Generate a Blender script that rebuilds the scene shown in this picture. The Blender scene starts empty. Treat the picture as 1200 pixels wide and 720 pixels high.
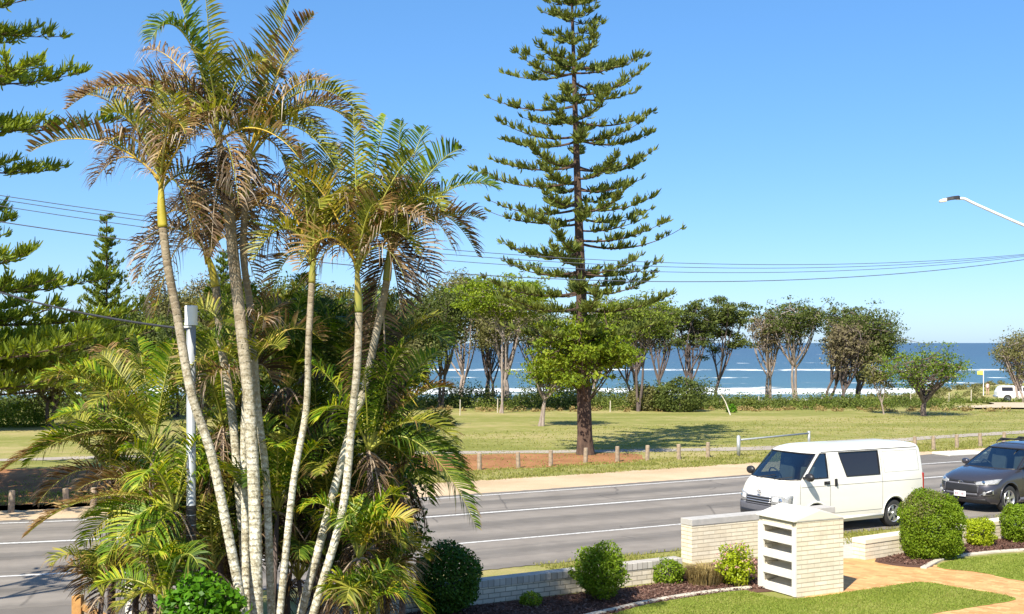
import bpy, bmesh, math, random
import numpy as np
from mathutils import Vector, Matrix
R = math.radians
C = bpy.context.scene.collection
K = 1400.0      # focal length in photo pixels (photo 1200 wide)
HZ = 402.0      # horizon row
EYE = 4.6
# ---------------------------------------------------------------- camera, sky, sun, exposure
sc = bpy.context.scene
cd = bpy.data.cameras.new('camera'); cam = bpy.data.objects.new('camera', cd); C.objects.link(cam)
cam.location = (0, 0, EYE); cam.rotation_euler = (R(90), 0, 0)
cd.sensor_width = 36; cd.lens = 36 * K / 1200; cd.shift_y = (HZ - 360) / 1200
cd.clip_end = 90000; cd.clip_start = .1
sc.camera = cam
SUN_AZ, SUN_EL = (-.45, -.89), 46.0       # horizontal direction towards the sun
w = bpy.data.worlds.new('World'); sc.world = w; w.use_nodes = True
nt = w.node_tree; bg = nt.nodes['Background']
sky = nt.nodes.new('ShaderNodeTexSky'); sky.sky_type = 'NISHITA'; sky.sun_disc = False
sky.sun_elevation = R(SUN_EL); sky.sun_rotation = math.atan2(SUN_AZ[0], SUN_AZ[1])
sky.air_density = .7; sky.dust_density = .6; sky.ozone_density = 10.0; sky.altitude = 0
gm = nt.nodes.new('ShaderNodeGamma'); gm.inputs[1].default_value = .62
hsv = nt.nodes.new('ShaderNodeHueSaturation'); hsv.inputs['Saturation'].default_value = 1.28; hsv.inputs['Hue'].default_value = .502; hsv.inputs['Value'].default_value = 1.18
nt.links.new(sky.outputs[0], gm.inputs[0]); nt.links.new(gm.outputs[0], hsv.inputs['Color'])
nt.links.new(hsv.outputs[0], bg.inputs[0]); bg.inputs[1].default_value = .15
sl = bpy.data.lights.new('sun', 'SUN'); sl.energy = 4.2; sl.angle = R(.55); sl.color = (1, .93, .80)
so = bpy.data.objects.new('sun', sl); C.objects.link(so)
e = R(SUN_EL); n = math.hypot(*SUN_AZ)
d = Vector((SUN_AZ[0]/n*math.cos(e), SUN_AZ[1]/n*math.cos(e), math.sin(e)))
so.rotation_euler = d.to_track_quat('Z', 'Y').to_euler(); so.location = (-20, -40, 60)
vs = sc.view_settings; vs.view_transform = 'Standard'; vs.look = 'None'; vs.gamma = 1; vs.use_curve_mapping = False
vs.exposure = 1.12
sc.cycles.max_bounces = 8; sc.cycles.transparent_max_bounces = 8

# ---------------------------------------------------------------- helpers
def at(px, py, dep): return Vector(((px-600)*dep/K, dep, EYE-(py-HZ)*dep/K))
def gr(px, py, z=0.0):
    dep = (EYE-z)*K/(py-HZ); return Vector(((px-600)*dep/K, dep, z))
def tag(o, label=None, cat=None, group=None, kind=None):
    if label: o['label'] = label
    if cat: o['category'] = cat
    if group: o['group'] = group
    if kind: o['kind'] = kind
    return o
def empty(name, loc, label, cat, group=None):
    o = bpy.data.objects.new(name, None); C.objects.link(o); o.location = loc
    return tag(o, label, cat, group)
class MB:
    def __init__(s): s.v = []; s.f = []; s.uv = []; s.n = 0; s.mi = []
    def add(s, V, F, UV=None, mi=0):
        V = np.asarray(V, float).reshape(-1, 3); F = [tuple(int(i)+s.n for i in f) for f in F]
        s.v.append(V); s.f += F; s.n += len(V); s.mi += [mi]*len(F)
        s.uv.append(np.zeros((len(V), 2)) if UV is None else np.asarray(UV, float).reshape(-1, 2))
    def quads(s, Q, UV=None):
        Q = np.asarray(Q, float); m = len(Q)
        if m == 0: return
        F = (np.arange(m*4).reshape(m, 4) + s.n).tolist()
        s.v.append(Q.reshape(-1, 3)); s.f += [tuple(f) for f in F]; s.n += m*4; s.mi += [0]*m
        s.uv.append(np.zeros((m*4, 2)) if UV is None else np.asarray(UV, float).reshape(-1, 2))
    def box(s, c, sz, rz=0, mi=0, tilt=None):
        x, y, z = [a/2 for a in sz]
        V = np.array([(-x,-y,-z),(x,-y,-z),(x,y,-z),(-x,y,-z),(-x,-y,z),(x,-y,z),(x,y,z),(-x,y,z)])
        if tilt is not None: V = V @ np.array(Matrix(tilt).to_3x3()).T
        if rz: c_, s_ = math.cos(rz), math.sin(rz); V = V @ np.array([[c_, s_, 0], [-s_, c_, 0], [0, 0, 1]])
        s.add(V + np.array(c), [(0,3,2,1),(4,5,6,7),(0,1,5,4),(1,2,6,5),(2,3,7,6),(3,0,4,7)], mi=mi)
    def tube(s, P, rad, n=8, cap=True, mi=0, uvscale=1.0):
        P = np.asarray([tuple(p) for p in P], float); m = len(P)
        rad = np.broadcast_to(np.asarray(rad, float), (m,))
        T = np.gradient(P, axis=0); T /= np.linalg.norm(T, axis=1)[:, None]+1e-9
        ref = np.array([0, 0, 1.0]) if abs(T[:, 2]).mean() < .8 else np.array([1.0, 0, 0])
        A = np.cross(T, ref); A /= np.linalg.norm(A, axis=1)[:, None]+1e-9
        B = np.cross(T, A)
        th = np.linspace(0, 2*math.pi, n, endpoint=False)
        V = P[:, None] + rad[:, None, None]*(A[:, None]*np.cos(th)[None, :, None] + B[:, None]*np.sin(th)[None, :, None])
        L = np.concatenate([[0], np.cumsum(np.linalg.norm(np.diff(P, axis=0), axis=1))])
        UV = np.stack([np.broadcast_to(th/6.283, (m, n)), np.broadcast_to(L[:, None]*uvscale, (m, n))], -1)
        F = []
        for i in range(m-1):
            for j in range(n):
                k = (j+1) % n; F.append((i*n+j, (i+1)*n+j, (i+1)*n+k, i*n+k))
        if cap: F.append(tuple(range(n))); F.append(tuple((m-1)*n+j for j in range(n-1, -1, -1)))
        s.add(V.reshape(-1, 3), F, UV, mi)
    def lathe(s, prof, n=24, axis='y', c=(0, 0, 0), mi=0):
        th = np.linspace(0, 2*math.pi, n, endpoint=False); V = []
        for r, h in prof:
            for t in th:
                a, b = r*math.cos(t), r*math.sin(t)
                V.append({'y': (a, h, b), 'z': (a, b, h), 'x': (h, a, b)}[axis])
        F = []
        for i in range(len(prof)-1):
            for j in range(n):
                k = (j+1) % n; F.append((i*n+j, (i+1)*n+j, (i+1)*n+k, i*n+k))
        s.add(np.array(V)+np.array(c), F, mi=mi)
    def build(s, name, mats, parent=None, smooth=False, loc=None, recalc=False):
        me = bpy.data.meshes.new(name)
        V = np.concatenate(s.v) if s.v else np.zeros((0, 3))
        me.from_pydata(V.tolist(), [], s.f)
        uvl = me.uv_layers.new(name='UVMap')
        if s.uv and len(me.loops):
            idx = np.empty(len(me.loops), dtype=np.int32); me.loops.foreach_get('vertex_index', idx)
            uvl.data.foreach_set('uv', np.concatenate(s.uv)[idx].ravel())
        if not isinstance(mats, (list, tuple)): mats = [mats]
        for m in mats: me.materials.append(m)
        if any(s.mi): me.polygons.foreach_set('material_index', s.mi)
        if smooth: me.polygons.foreach_set('use_smooth', [True]*len(me.polygons))
        if recalc:
            bm = bmesh.new(); bm.from_mesh(me); bmesh.ops.recalc_face_normals(bm, faces=bm.faces); bm.to_mesh(me); bm.free()
        me.update()
        o = bpy.data.objects.new(name, me); C.objects.link(o)
        if parent: o.parent = parent
        if loc is not None: o.location = loc
        return o
def bevel(o, wd=.01, seg=2, ang=35):
    m = o.modifiers.new('bevel', 'BEVEL'); m.width = wd; m.segments = seg; m.limit_method = 'ANGLE'; m.angle_limit = R(ang); return o
def catmull(P, k=6, closed=False):
    P = [Vector(p) for p in P]; n = len(P); out = []
    rng_ = range(n if closed else n-1)
    for i in rng_:
        p0 = P[(i-1) % n] if closed or i > 0 else P[0]*2-P[1]
        p1, p2 = P[i], P[(i+1) % n]
        p3 = P[(i+2) % n] if closed or i+2 < n else P[-1]*2-P[-2]
        for j in range(k):
            t = j/k
            out.append(.5*((2*p1)+(-p0+p2)*t+(2*p0-5*p1+4*p2-p3)*t*t+(-p0+3*p1-3*p2+p3)*t**3))
    if not closed: out.append(P[-1])
    return out
# ---------------------------------------------------------------- materials
class NT:
    def __init__(s, name):
        s.m = bpy.data.materials.new(name); s.m.use_nodes = True; s.t = s.m.node_tree
        s.p = s.t.nodes['Principled BSDF']; s.out = s.t.nodes['Material Output']
    def n(s, typ, **kw):
        o = s.t.nodes.new(typ)
        for k, v in kw.items():
            if k.startswith('i_'):
                key = k[2:]; key = int(key) if key.isdigit() else key.replace('_', ' ')
                o.inputs[key].default_value = v
            else: setattr(o, k, v)
        return o
    def l(s, a, b): s.t.links.new(a, b)
    def coord(s, kind='Object', scale=(1, 1, 1), rot=(0, 0, 0)):
        c = s.n('ShaderNodeTexCoord'); m = s.n('ShaderNodeMapping'); m.inputs['Scale'].default_value = scale
        m.inputs['Rotation'].default_value = rot; s.l(c.outputs[kind], m.inputs[0]); return m.outputs[0]
    def noise(s, vec, scale, detail=4, rough=.6):
        o = s.n('ShaderNodeTexNoise'); o.inputs['Scale'].default_value = scale; o.inputs['Detail'].default_value = detail
        o.inputs['Roughness'].default_value = rough; s.l(vec, o.inputs['Vector']); return o.outputs['Fac']
    def ramp(s, fac, stops, interp='LINEAR'):
        o = s.n('ShaderNodeValToRGB'); cr = o.color_ramp; cr.interpolation = interp
        while len(cr.elements) < len(stops): cr.elements.new(.5)
        for e_, (p, c) in zip(cr.elements, stops):
            e_.position = p; e_.color = (*c, 1) if len(c) == 3 else c
        s.l(fac, o.inputs[0]); return o.outputs[0]
    def mix(s, fac, a, b, mode='MIX'):
        o = s.n('ShaderNodeMix', data_type='RGBA', blend_type=mode)
        for k, v in ((0, fac), (6, a), (7, b)):
            if hasattr(v, 'is_output') or isinstance(v, bpy.types.NodeSocket): s.l(v, o.inputs[k])
            else: o.inputs[k].default_value = v if k == 0 else ((*v, 1) if len(v) == 3 else v)
        return o.outputs[2]
    def math(s, op, a, b=None):
        o = s.n('ShaderNodeMath', operation=op)
        for k, v in ((0, a), (1, b)):
            if v is None: continue
            if isinstance(v, bpy.types.NodeSocket): s.l(v, o.inputs[k])
            else: o.inputs[k].default_value = v
        return o.outputs[0]
    def bump(s, h, strength=.3, dist=.02):
        b = s.n('ShaderNodeBump'); b.inputs['Strength'].default_value = strength; b.inputs['Distance'].default_value = dist
        s.l(h, b.inputs['Height']); s.l(b.outputs[0], s.p.inputs['Normal']); return b.outputs[0]
    def col(s, c): s.l(c, s.p.inputs['Base Color'])
def plain(name, c, rough=.6, metal=0, var=.12, scale=6, coat=0, spec=.5, bump=0):
    m = NT(name); v = m.coord(); f = m.noise(v, scale)
    lo = tuple(x*(1-var) for x in c); hi = tuple(min(1, x*(1+var)) for x in c)
    m.col(m.ramp(f, [(.3, lo), (.7, hi)])); m.p.inputs['Roughness'].default_value = rough
    m.p.inputs['Metallic'].default_value = metal; m.p.inputs['Coat Weight'].default_value = coat
    m.p.inputs['Specular IOR Level'].default_value = spec
    if bump: m.bump(m.noise(v, scale*6), bump, .01)
    return m.m
def leafmat(name, stops, trans=.35, rough=.5, patch=None):
    m = NT(name); g = m.n('ShaderNodeNewGeometry'); v = m.coord()
    big = m.noise(v, .9, 2)
    f = m.math('ADD', m.math('MULTIPLY', g.outputs['Random Per Island'], .42), m.math('MULTIPLY', big, .58))
    c = m.ramp(f, stops); m.col(c); m.p.inputs['Roughness'].default_value = rough
    m.p.inputs['Specular IOR Level'].default_value = .12
    t = m.n('ShaderNodeBsdfTranslucent'); hs = m.n('ShaderNodeHueSaturation'); hs.inputs['Saturation'].default_value = 1.15; hs.inputs['Value'].default_value = 1.5
    hs.inputs['Hue'].default_value = .485
    m.l(c, hs.inputs['Color']); m.l(hs.outputs[0], t.inputs[0])
    mx = m.n('ShaderNodeMixShader'); mx.inputs[0].default_value = trans
    m.l(m.p.outputs[0], mx.inputs[1]); m.l(t.outputs[0], mx.inputs[2]); m.l(mx.outputs[0], m.out.inputs[0]); return m.m
def frondmat(name, green, tip, thr, soft=.25, trans=.3):
    # u = place along the frond, v = along the leaflet (0 base .. 1 tip)
    m = NT(name); c = m.n('ShaderNodeTexCoord'); s_ = m.n('ShaderNodeSeparateXYZ'); m.l(c.outputs['UV'], s_.inputs[0])
    g = m.n('ShaderNodeNewGeometry'); r = g.outputs['Random Per Island']
    a = m.math('ADD', s_.outputs[1], m.math('MULTIPLY', r, .35)); a = m.math('ADD', a, m.math('MULTIPLY', s_.outputs[0], .2))
    mr = m.n('ShaderNodeMapRange'); mr.inputs[1].default_value = thr; mr.inputs[2].default_value = thr+soft; m.l(a, mr.inputs[0])
    gc = m.ramp(r, green); tc = m.ramp(m.math('FRACT', m.math('MULTIPLY', r, 7.3)), tip)
    col = m.mix(mr.outputs[0], gc, tc); m.col(col); m.p.inputs['Roughness'].default_value = .45; m.p.inputs['Specular IOR Level'].default_value = .22
    t = m.n('ShaderNodeBsdfTranslucent'); hs = m.n('ShaderNodeHueSaturation'); hs.inputs['Value'].default_value = 1.7; hs.inputs['Saturation'].default_value = 1.1; hs.inputs['Hue'].default_value = .49
    m.l(col, hs.inputs['Color']); m.l(hs.outputs[0], t.inputs[0])
    mx = m.n('ShaderNodeMixShader'); mx.inputs[0].default_value = trans
    m.l(m.p.outputs[0], mx.inputs[1]); m.l(t.outputs[0], mx.inputs[2]); m.l(mx.outputs[0], m.out.inputs[0]); return m.m
def grass_mat(name, stops, dry=(.30, .25, .10), dryamt=.5, fine=60, patch=.35):
    m = NT(name); v = m.coord(); v2 = m.coord(scale=(.35, 1, 1))
    a = m.noise(v, fine, 3, .8); b = m.noise(v2, patch, 6, .65); c = m.noise(v, 1.7, 4, .6)
    col = m.ramp(m.math('ADD', m.math('MULTIPLY', b, .55), m.math('MULTIPLY', a, .45)), stops)
    dm = m.ramp(m.math('ADD', m.math('MULTIPLY', c, .5), m.math('MULTIPLY', b, .5)), [(.5, (0, 0, 0)), (.62, (dryamt,)*3)])
    m.col(m.mix(dm, col, dry)); m.p.inputs['Roughness'].default_value = .9; m.p.inputs['Specular IOR Level'].default_value = .1
    m.bump(a, .6, .03); return m.m
M = {}
M['park'] = grass_mat('park_grass', [(.3, (.105, .115, .022)), (.5, (.19, .20, .045)), (.66, (.32, .29, .09))], (.38, .31, .13), .7, 26, .16)
M['lawn'] = grass_mat('lawn_grass', [(.3, (.12, .17, .025)), (.5, (.19, .26, .035)), (.68, (.29, .33, .07))], (.28, .24, .09), .4, 70, .8)
def asphalt():
    m = NT('asphalt'); uv = m.coord('UV'); ob = m.coord()
    fine = m.noise(ob, 90, 2, .8); mid = m.noise(ob, 1.2, 5, .6)
    st = m.noise(m.coord('UV', scale=(1.6, .035, 1)), 2.2, 4, .6)
    col = m.ramp(m.math('ADD', m.math('MULTIPLY', fine, .4), m.math('MULTIPLY', mid, .6)), [(.3, (.155, .137, .117)), (.7, (.25, .225, .195))])
    u_ = m.n('ShaderNodeSeparateXYZ'); m.l(uv, u_.inputs[0])
    wv = m.n('ShaderNodeTexWave'); wv.wave_type = 'BANDS'; wv.bands_direction = 'X'; wv.inputs['Scale'].default_value = .17; wv.inputs['Distortion'].default_value = 1.2; wv.inputs['Detail'].default_value = 2; m.l(uv, wv.inputs[0])
    st = m.math('ADD', m.math('MULTIPLY', st, .72), m.math('MULTIPLY', wv.outputs['Fac'], .28))
    trk = m.ramp(st, [(.30, (.66, .66, .66)), (.62, (1.14, 1.12, 1.1))])
    vo = m.n('ShaderNodeTexVoronoi'); vo.feature = 'DISTANCE_TO_EDGE'; vo.inputs['Scale'].default_value = .33
    dv_ = m.n('ShaderNodeMix', data_type='VECTOR'); dv_.inputs[0].default_value = .12; m.l(ob, dv_.inputs[4]); nn = m.n('ShaderNodeTexNoise'); nn.inputs['Scale'].default_value = 2; m.l(ob, nn.inputs[0]); m.l(nn.outputs['Color'], dv_.inputs[5]); m.l(dv_.outputs[1], vo.inputs['Vector'])
    crk = m.ramp(m.math('ADD', vo.outputs['Distance'], m.math('MULTIPLY', m.ramp(m.noise(ob, .25, 2), [(.45, (0, 0, 0)), (.55, (.2, .2, .2))]), 1)), [(.0, (.55, .55, .55)), (.012, (1, 1, 1))])
    col = m.mix(1, col, crk, 'MULTIPLY')
    m.col(m.mix(1, col, trk, 'MULTIPLY')); m.p.inputs['Roughness'].default_value = .85; m.bump(fine, .5, .01); return m.m
M['asphalt'] = asphalt()
def paint():
    m = NT('road_paint'); v = m.coord(); f = m.noise(v, 14, 5, .8)
    m.col(m.ramp(f, [(.36, (.27, .26, .25)), (.52, (.66, .65, .62))])); m.p.inputs['Roughness'].default_value = .7; return m.m
M['paint'] = paint()
def sand(name, lo, hi, scale=20):
    m = NT(name); v = m.coord(); a = m.noise(v, scale, 5, .75); b = m.noise(v, .5, 4)
    m.col(m.ramp(m.math('ADD', m.math('MULTIPLY', a, .5), m.math('MULTIPLY', b, .5)), [(.35, lo), (.65, hi)]))
    m.p.inputs['Roughness'].default_value = .95; m.p.inputs['Specular IOR Level'].default_value = .1; m.bump(a, .5, .03); return m.m
M['sand'] = sand('verge_sand', (.42, .31, .19), (.60, .46, .31))
M['beach'] = sand('beach_sand', (.42, .34, .23), (.56, .46, .33), 5)
M['orange'] = sand('orange_mulch', (.19, .085, .04), (.40, .20, .09), 7)
M['path'] = sand('park_path', (.30, .26, .22), (.42, .37, .31), 12)
M['conc'] = plain('concrete', (.46, .43, .38), .85, var=.18, scale=8, bump=.3)
M['concl'] = plain('pale_concrete', (.50, .45, .36), .8, var=.12, scale=8, bump=.2)
M['mulch'] = sand('bark_mulch', (.045, .022, .015), (.15, .085, .065), 45)
M['chip'] = leafmat('bark_chip', [(.1, (.04, .02, .014)), (.55, (.15, .08, .06)), (.95, (.33, .24, .19))], .02, .9)
def brick(name, c1, c2, mortar, sx=.23, sz=.076, rough=.8, mort=.012, flat=False, rot=0, msm=.1, bed=None):
    m = NT(name); c = m.n('ShaderNodeTexCoord'); s_ = m.n('ShaderNodeSeparateXYZ'); m.l(c.outputs['Object'], s_.inputs[0])
    cb = m.n('ShaderNodeCombineXYZ')
    if flat:
        m.l(s_.outputs[0], cb.inputs[0]); m.l(s_.outputs[1], cb.inputs[1])
        mp = m.n('ShaderNodeMapping'); mp.inputs['Rotation'].default_value = (0, 0, rot); m.l(cb.outputs[0], mp.inputs[0]); vec = mp.outputs[0]
    else:
        m.l(m.math('ADD', s_.outputs[0], s_.outputs[1]), cb.inputs[0]); m.l(s_.outputs[2], cb.inputs[1]); vec = cb.outputs[0]
    b = m.n('ShaderNodeTexBrick'); m.l(vec, b.inputs['Vector']); b.inputs['Scale'].default_value = 1
    b.inputs['Color1'].default_value = (*c1, 1); b.inputs['Color2'].default_value = (*c2, 1); b.inputs['Mortar'].default_value = (*mortar, 1)
    b.inputs['Mortar Size'].default_value = mort/2; b.inputs['Brick Width'].default_value = sx; b.inputs['Row Height'].default_value = sz
    b.inputs['Mortar Smooth'].default_value = msm; b.inputs['Bias'].default_value = 0
    nz = m.noise(m.coord(), 3, 5, .7); nv = m.ramp(nz, [(.3, (.82, .82, .82)), (.7, (1.1, 1.1, 1.1))])
    bc = m.mix(1, b.outputs['Color'], nv, 'MULTIPLY')
    if bed:
        fz = m.math('FRACT', m.math('DIVIDE', s_.outputs[2], sz)); jn = m.math('LESS_THAN', m.math('ADD', fz, m.math('MULTIPLY', m.noise(m.coord(), 9, 3), .10)), .21)
        bc = m.mix(m.math('MULTIPLY', jn, .75), bc, bed)
    m.col(bc); m.p.inputs['Roughness'].default_value = rough
    inv = m.math('SUBTRACT', m.math('ADD', m.math('MULTIPLY', m.noise(m.coord(), 60, 3), .3), 1), b.outputs['Fac'])
    m.bump(inv, .8, .008); return m.m
M['cream_brick'] = brick('cream_painted_brick', (.70, .61, .45), (.80, .72, .56), (.56, .48, .35), sx=.30, sz=.083, mort=.010, bed=(.36, .29, .19))
M['grey_brick'] = brick('weathered_pale_brick', (.60, .52, .40), (.70, .62, .48), (.30, .26, .19), sz=.087, mort=.014)
M['soldier'] = brick('grey_coping_brick', (.40, .37, .32), (.52, .48, .42), (.24, .21, .17), sx=.12, sz=.9, mort=.014)
M['cap'] = plain('grey_coping', (.42, .40, .37), .8, var=.12, scale=5, bump=.3)
M['paver'] = brick('orange_paver', (.52, .25, .085), (.66, .40, .16), (.46, .28, .13), sx=.23, sz=.115, flat=True, rot=R(40), mort=.008)
M['white'] = plain('white_render', (.68, .655, .59), .6, var=.05, scale=4)
M['cream'] = plain('cream_render', (.76, .68, .52), .7, var=.05, scale=4)
M['timber'] = plain('grey_timber', (.30, .23, .16), .9, var=.35, scale=9, bump=.5)
M['timber_o'] = plain('orange_timber', (.42, .22, .07), .85, var=.3, scale=9, bump=.4)
M['galv'] = plain('galvanised_steel', (.36, .38, .39), .5, metal=.35, var=.12, scale=7)
M['white_metal'] = plain('white_metal', (.78, .78, .76), .4, var=.04)
M['blackp'] = plain('black_plastic', (.018, .018, .02), .45, var=.1)
M['dgrey'] = plain('dark_grey_plastic', (.10, .10, .115), .5, var=.08)
M['black_wire'] = plain('black_wire', (.03, .03, .035), .6)
M['grey_wire'] = plain('grey_wire', (.10, .11, .13), .5)
M['chrome'] = plain('chrome', (.78, .78, .80), .16, metal=1, var=.02)
M['alloy'] = plain('alloy', (.58, .58, .60), .3, metal=.85, var=.03)
M['rubber'] = plain('tyre_rubber', (.022, .022, .022), .85, var=.2)
M['van_paint'] = plain('white_car_paint', (.78, .745, .66), .32, var=.015, scale=1.5, coat=.6)
M['suv_paint'] = plain('charcoal_car_paint', (.050, .047, .056), .3, metal=.35, var=.03, scale=1.5, coat=1)
M['seat'] = plain('seat_fabric', (.09, .10, .105), .85)
M['inner'] = plain('dark_interior', (.035, .035, .04), .8)
M['red'] = plain('red_lens', (.35, .015, .015), .2, coat=.6)
M['lens'] = plain('clear_lens', (.34, .34, .33), .15, metal=.1, var=.25, scale=25, coat=1)
M['plate'] = plain('plate_white', (.80, .76, .77), .5)
M['maroon'] = plain('plate_characters', (.25, .10, .14), .6)
M['yellow'] = plain('yellow_flag_cloth', (.72, .70, .12), .8)
M['sign'] = plain('white_sign', (.80, .78, .76), .5)
def glass():
    m = NT('tinted_glass'); t = m.n('ShaderNodeBsdfTransparent'); t.inputs[0].default_value = (.50, .58, .54, 1)
    g = m.n('ShaderNodeBsdfGlossy'); g.inputs['Roughness'].default_value = .03; g.inputs[0].default_value = (.9, .95, 1, 1)
    lw = m.n('ShaderNodeLayerWeight'); lw.inputs[0].default_value = .5
    f = m.math('ADD', m.math('MULTIPLY', lw.outputs['Facing'], .35), .05)
    mx = m.n('ShaderNodeMixShader'); m.l(f, mx.inputs[0]); m.l(t.outputs[0], mx.inputs[1]); m.l(g.outputs[0], mx.inputs[2]); m.l(mx.outputs[0], m.out.inputs[0]); return m.m
M['glass'] = glass()
def dglass():
    m = NT('privacy_glass'); m.p.inputs['Base Color'].default_value = (.018, .014, .014, 1); m.p.inputs['Roughness'].default_value = .04
    m.p.inputs['Specular IOR Level'].default_value = .8; m.bump(m.noise(m.coord(), 1.5, 2), .05, .02); return m.m
M['dglass'] = dglass()
# foliage
M['norfolk'] = leafmat('norfolk_foliage', [(.12, (.06, .09, .025)), (.5, (.145, .18, .04)), (.9, (.28, .31, .07))], .28)
M['norfolk_l'] = leafmat('painted_sun_norfolk_foliage', [(.12, (.09, .13, .02)), (.5, (.19, .25, .03)), (.9, (.36, .40, .06))], .35)  # left pine: sunlight put into the leaf colour, a brightened copy of the lush ramp
M['norfolk_m'] = leafmat('lush_norfolk_foliage', [(.12, (.06, .095, .018)), (.5, (.14, .19, .028)), (.9, (.29, .33, .055))], .32)
M['norfolk_b'] = leafmat('bright_norfolk_foliage', [(.12, (.07, .11, .012)), (.5, (.16, .23, .018)), (.9, (.34, .37, .04))], .32)
M['banksia'] = leafmat('banksia_foliage', [(.12, (.035, .05, .015)), (.5, (.085, .115, .026)), (.9, (.19, .21, .055))], .25)
M['olive'] = leafmat('olive_foliage', [(.12, (.07, .075, .025)), (.5, (.155, .155, .05)), (.9, (.26, .24, .10))], .25)
M['brown'] = leafmat('brown_foliage', [(.12, (.09, .075, .04)), (.5, (.17, .145, .075)), (.9, (.25, .22, .12))], .2)
M['bright'] = leafmat('bright_leaf', [(.12, (.05, .09, .012)), (.5, (.12, .19, .02)), (.9, (.26, .30, .05))], .3)
M['scrub'] = leafmat('scrub_green', [(.12, (.05, .075, .015)), (.5, (.11, .15, .025)), (.9, (.22, .22, .06))], .25)
M['drygrass'] = leafmat('dry_grass', [(.12, (.18, .13, .05)), (.5, (.30, .23, .09)), (.9, (.45, .36, .17))], .3)
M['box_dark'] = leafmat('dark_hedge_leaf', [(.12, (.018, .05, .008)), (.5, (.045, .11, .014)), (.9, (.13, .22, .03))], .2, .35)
M['box_mid'] = leafmat('mid_hedge_leaf', [(.12, (.07, .12, .008)), (.5, (.15, .235, .014)), (.9, (.29, .36, .035))], .25, .4)
M['box_lime'] = leafmat('lime_hedge_leaf', [(.12, (.15, .20, .008)), (.5, (.30, .38, .015)), (.9, (.50, .52, .05))], .3, .4)
M['broad'] = leafmat('glossy_broad_leaf', [(.12, (.03, .09, .006)), (.5, (.08, .21, .012)), (.9, (.20, .36, .03))], .3, .3)
M['flower'] = leafmat('pink_bloom', [(.12, (.45, .12, .14)), (.5, (.60, .35, .30)), (.9, (.7, .5, .45))], .2)
M['blade'] = leafmat('grass_blade', [(.12, (.13, .18, .03)), (.5, (.24, .29, .05)), (.9, (.42, .42, .14))], .35, .6)
M['blade_dry'] = leafmat('verge_blade', [(.12, (.16, .18, .04)), (.5, (.27, .28, .07)), (.9, (.44, .38, .16))], .4, .6)
GREEN = [(.1, (.025, .055, .008)), (.5, (.075, .135, .012)), (.9, (.19, .25, .025))]
OLIVE = [(.1, (.07, .09, .012)), (.5, (.17, .19, .022)), (.9, (.36, .34, .05))]
BRIG = [(.1, (.07, .15, .010)), (.5, (.17, .27, .014)), (.9, (.38, .40, .03))]
YEL = [(.1, (.22, .22, .02)), (.5, (.36, .32, .03)), (.9, (.50, .36, .04))]
TIPB = [(.0, (.08, .043, .016)), (.5, (.21, .12, .042)), (1, (.40, .28, .12))]
TIPG = [(.0, (.17, .12, .08)), (.7, (.34, .26, .18)), (1, (.50, .42, .34))]
M['f_green'] = frondmat('palm_green', GREEN, TIPB, 1.12)
M['f_olive'] = frondmat('palm_olive', OLIVE, TIPB, .98)
M['f_bright'] = frondmat('palm_bright', BRIG, YEL, 1.02)
M['f_singed'] = frondmat('palm_singed', OLIVE, TIPB, .42, .3)
M['f_brown'] = frondmat('palm_brown', TIPB, TIPG, .75, .3, .2)
M['f_yellow'] = frondmat('palm_yellowing', YEL, TIPB, .85, .3)
M['f_dead'] = frondmat('palm_dead', [(.1, (.03, .018, .01)), (.5, (.08, .05, .028)), (.9, (.19, .13, .08))], TIPB, .9, .3, .15)
M['rachis'] = plain('palm_rachis', (.30, .30, .05), .5, var=.3, scale=3)
M['rachis_y'] = plain('yellow_rachis', (.52, .36, .05), .5, var=.25, scale=3)
def crownshaft():
    m = NT('crownshaft'); v = m.coord(scale=(1, 1, .35)); f = m.noise(v, 5, 3)
    m.col(m.ramp(f, [(.3, (.15, .17, .03)), (.5, (.26, .26, .045)), (.68, (.38, .27, .07))])); m.p.inputs['Roughness'].default_value = .4; return m.m
M['shaft'] = crownshaft()
M['shaft_y'] = plain('yellow_crownshaft', (.38, .31, .03), .45, var=.4, scale=5)
def palmbark():
    m = NT('palm_bark'); uv = m.coord('UV', scale=(1, 1, 1)); ob = m.coord()
    s_ = m.n('ShaderNodeSeparateXYZ'); m.l(uv, s_.inputs[0])
    oz = m.n('ShaderNodeSeparateXYZ'); m.l(ob, oz.inputs[0])
    nz = m.noise(ob, 7, 5, .75); nf = m.noise(ob, 32, 4, .8)
    fr = m.math('FRACT', m.math('ADD', m.math('MULTIPLY', s_.outputs[1], 1/.085), m.math('MULTIPLY', nz, 1.6)))
    ring = m.ramp(fr, [(0, (1, 1, 1)), (.16, (.9, .9, .9)), (.26, (0, 0, 0)), (.9, (0, 0, 0)), (1, (1, 1, 1))])
    brown = m.ramp(nz, [(.3, (.16, .115, .07)), (.7, (.33, .27, .18))])
    pale = m.ramp(m.math('ADD', m.math('MULTIPLY', nz, .45), m.math('MULTIPLY', nf, .55)), [(.38, (.17, .14, .08)), (.47, (.42, .38, .26)), (.58, (.80, .77, .66))])
    hgt = m.n('ShaderNodeMapRange'); hgt.inputs[1].default_value = 2.9; hgt.inputs[2].default_value = 5.2; m.l(oz.outputs[2], hgt.inputs[0])
    base = m.mix(hgt.outputs[0], pale, brown)
    rc = m.mix(hgt.outputs[0], (.20, .17, .11), (.40, .34, .24))
    m.col(m.mix(m.math('MULTIPLY', ring, .5), base, rc)); m.p.inputs['Roughness'].default_value = .9
    m.bump(m.math('ADD', ring, nf), .6, .01); return m.m
M['palmbark'] = palmbark()
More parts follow.
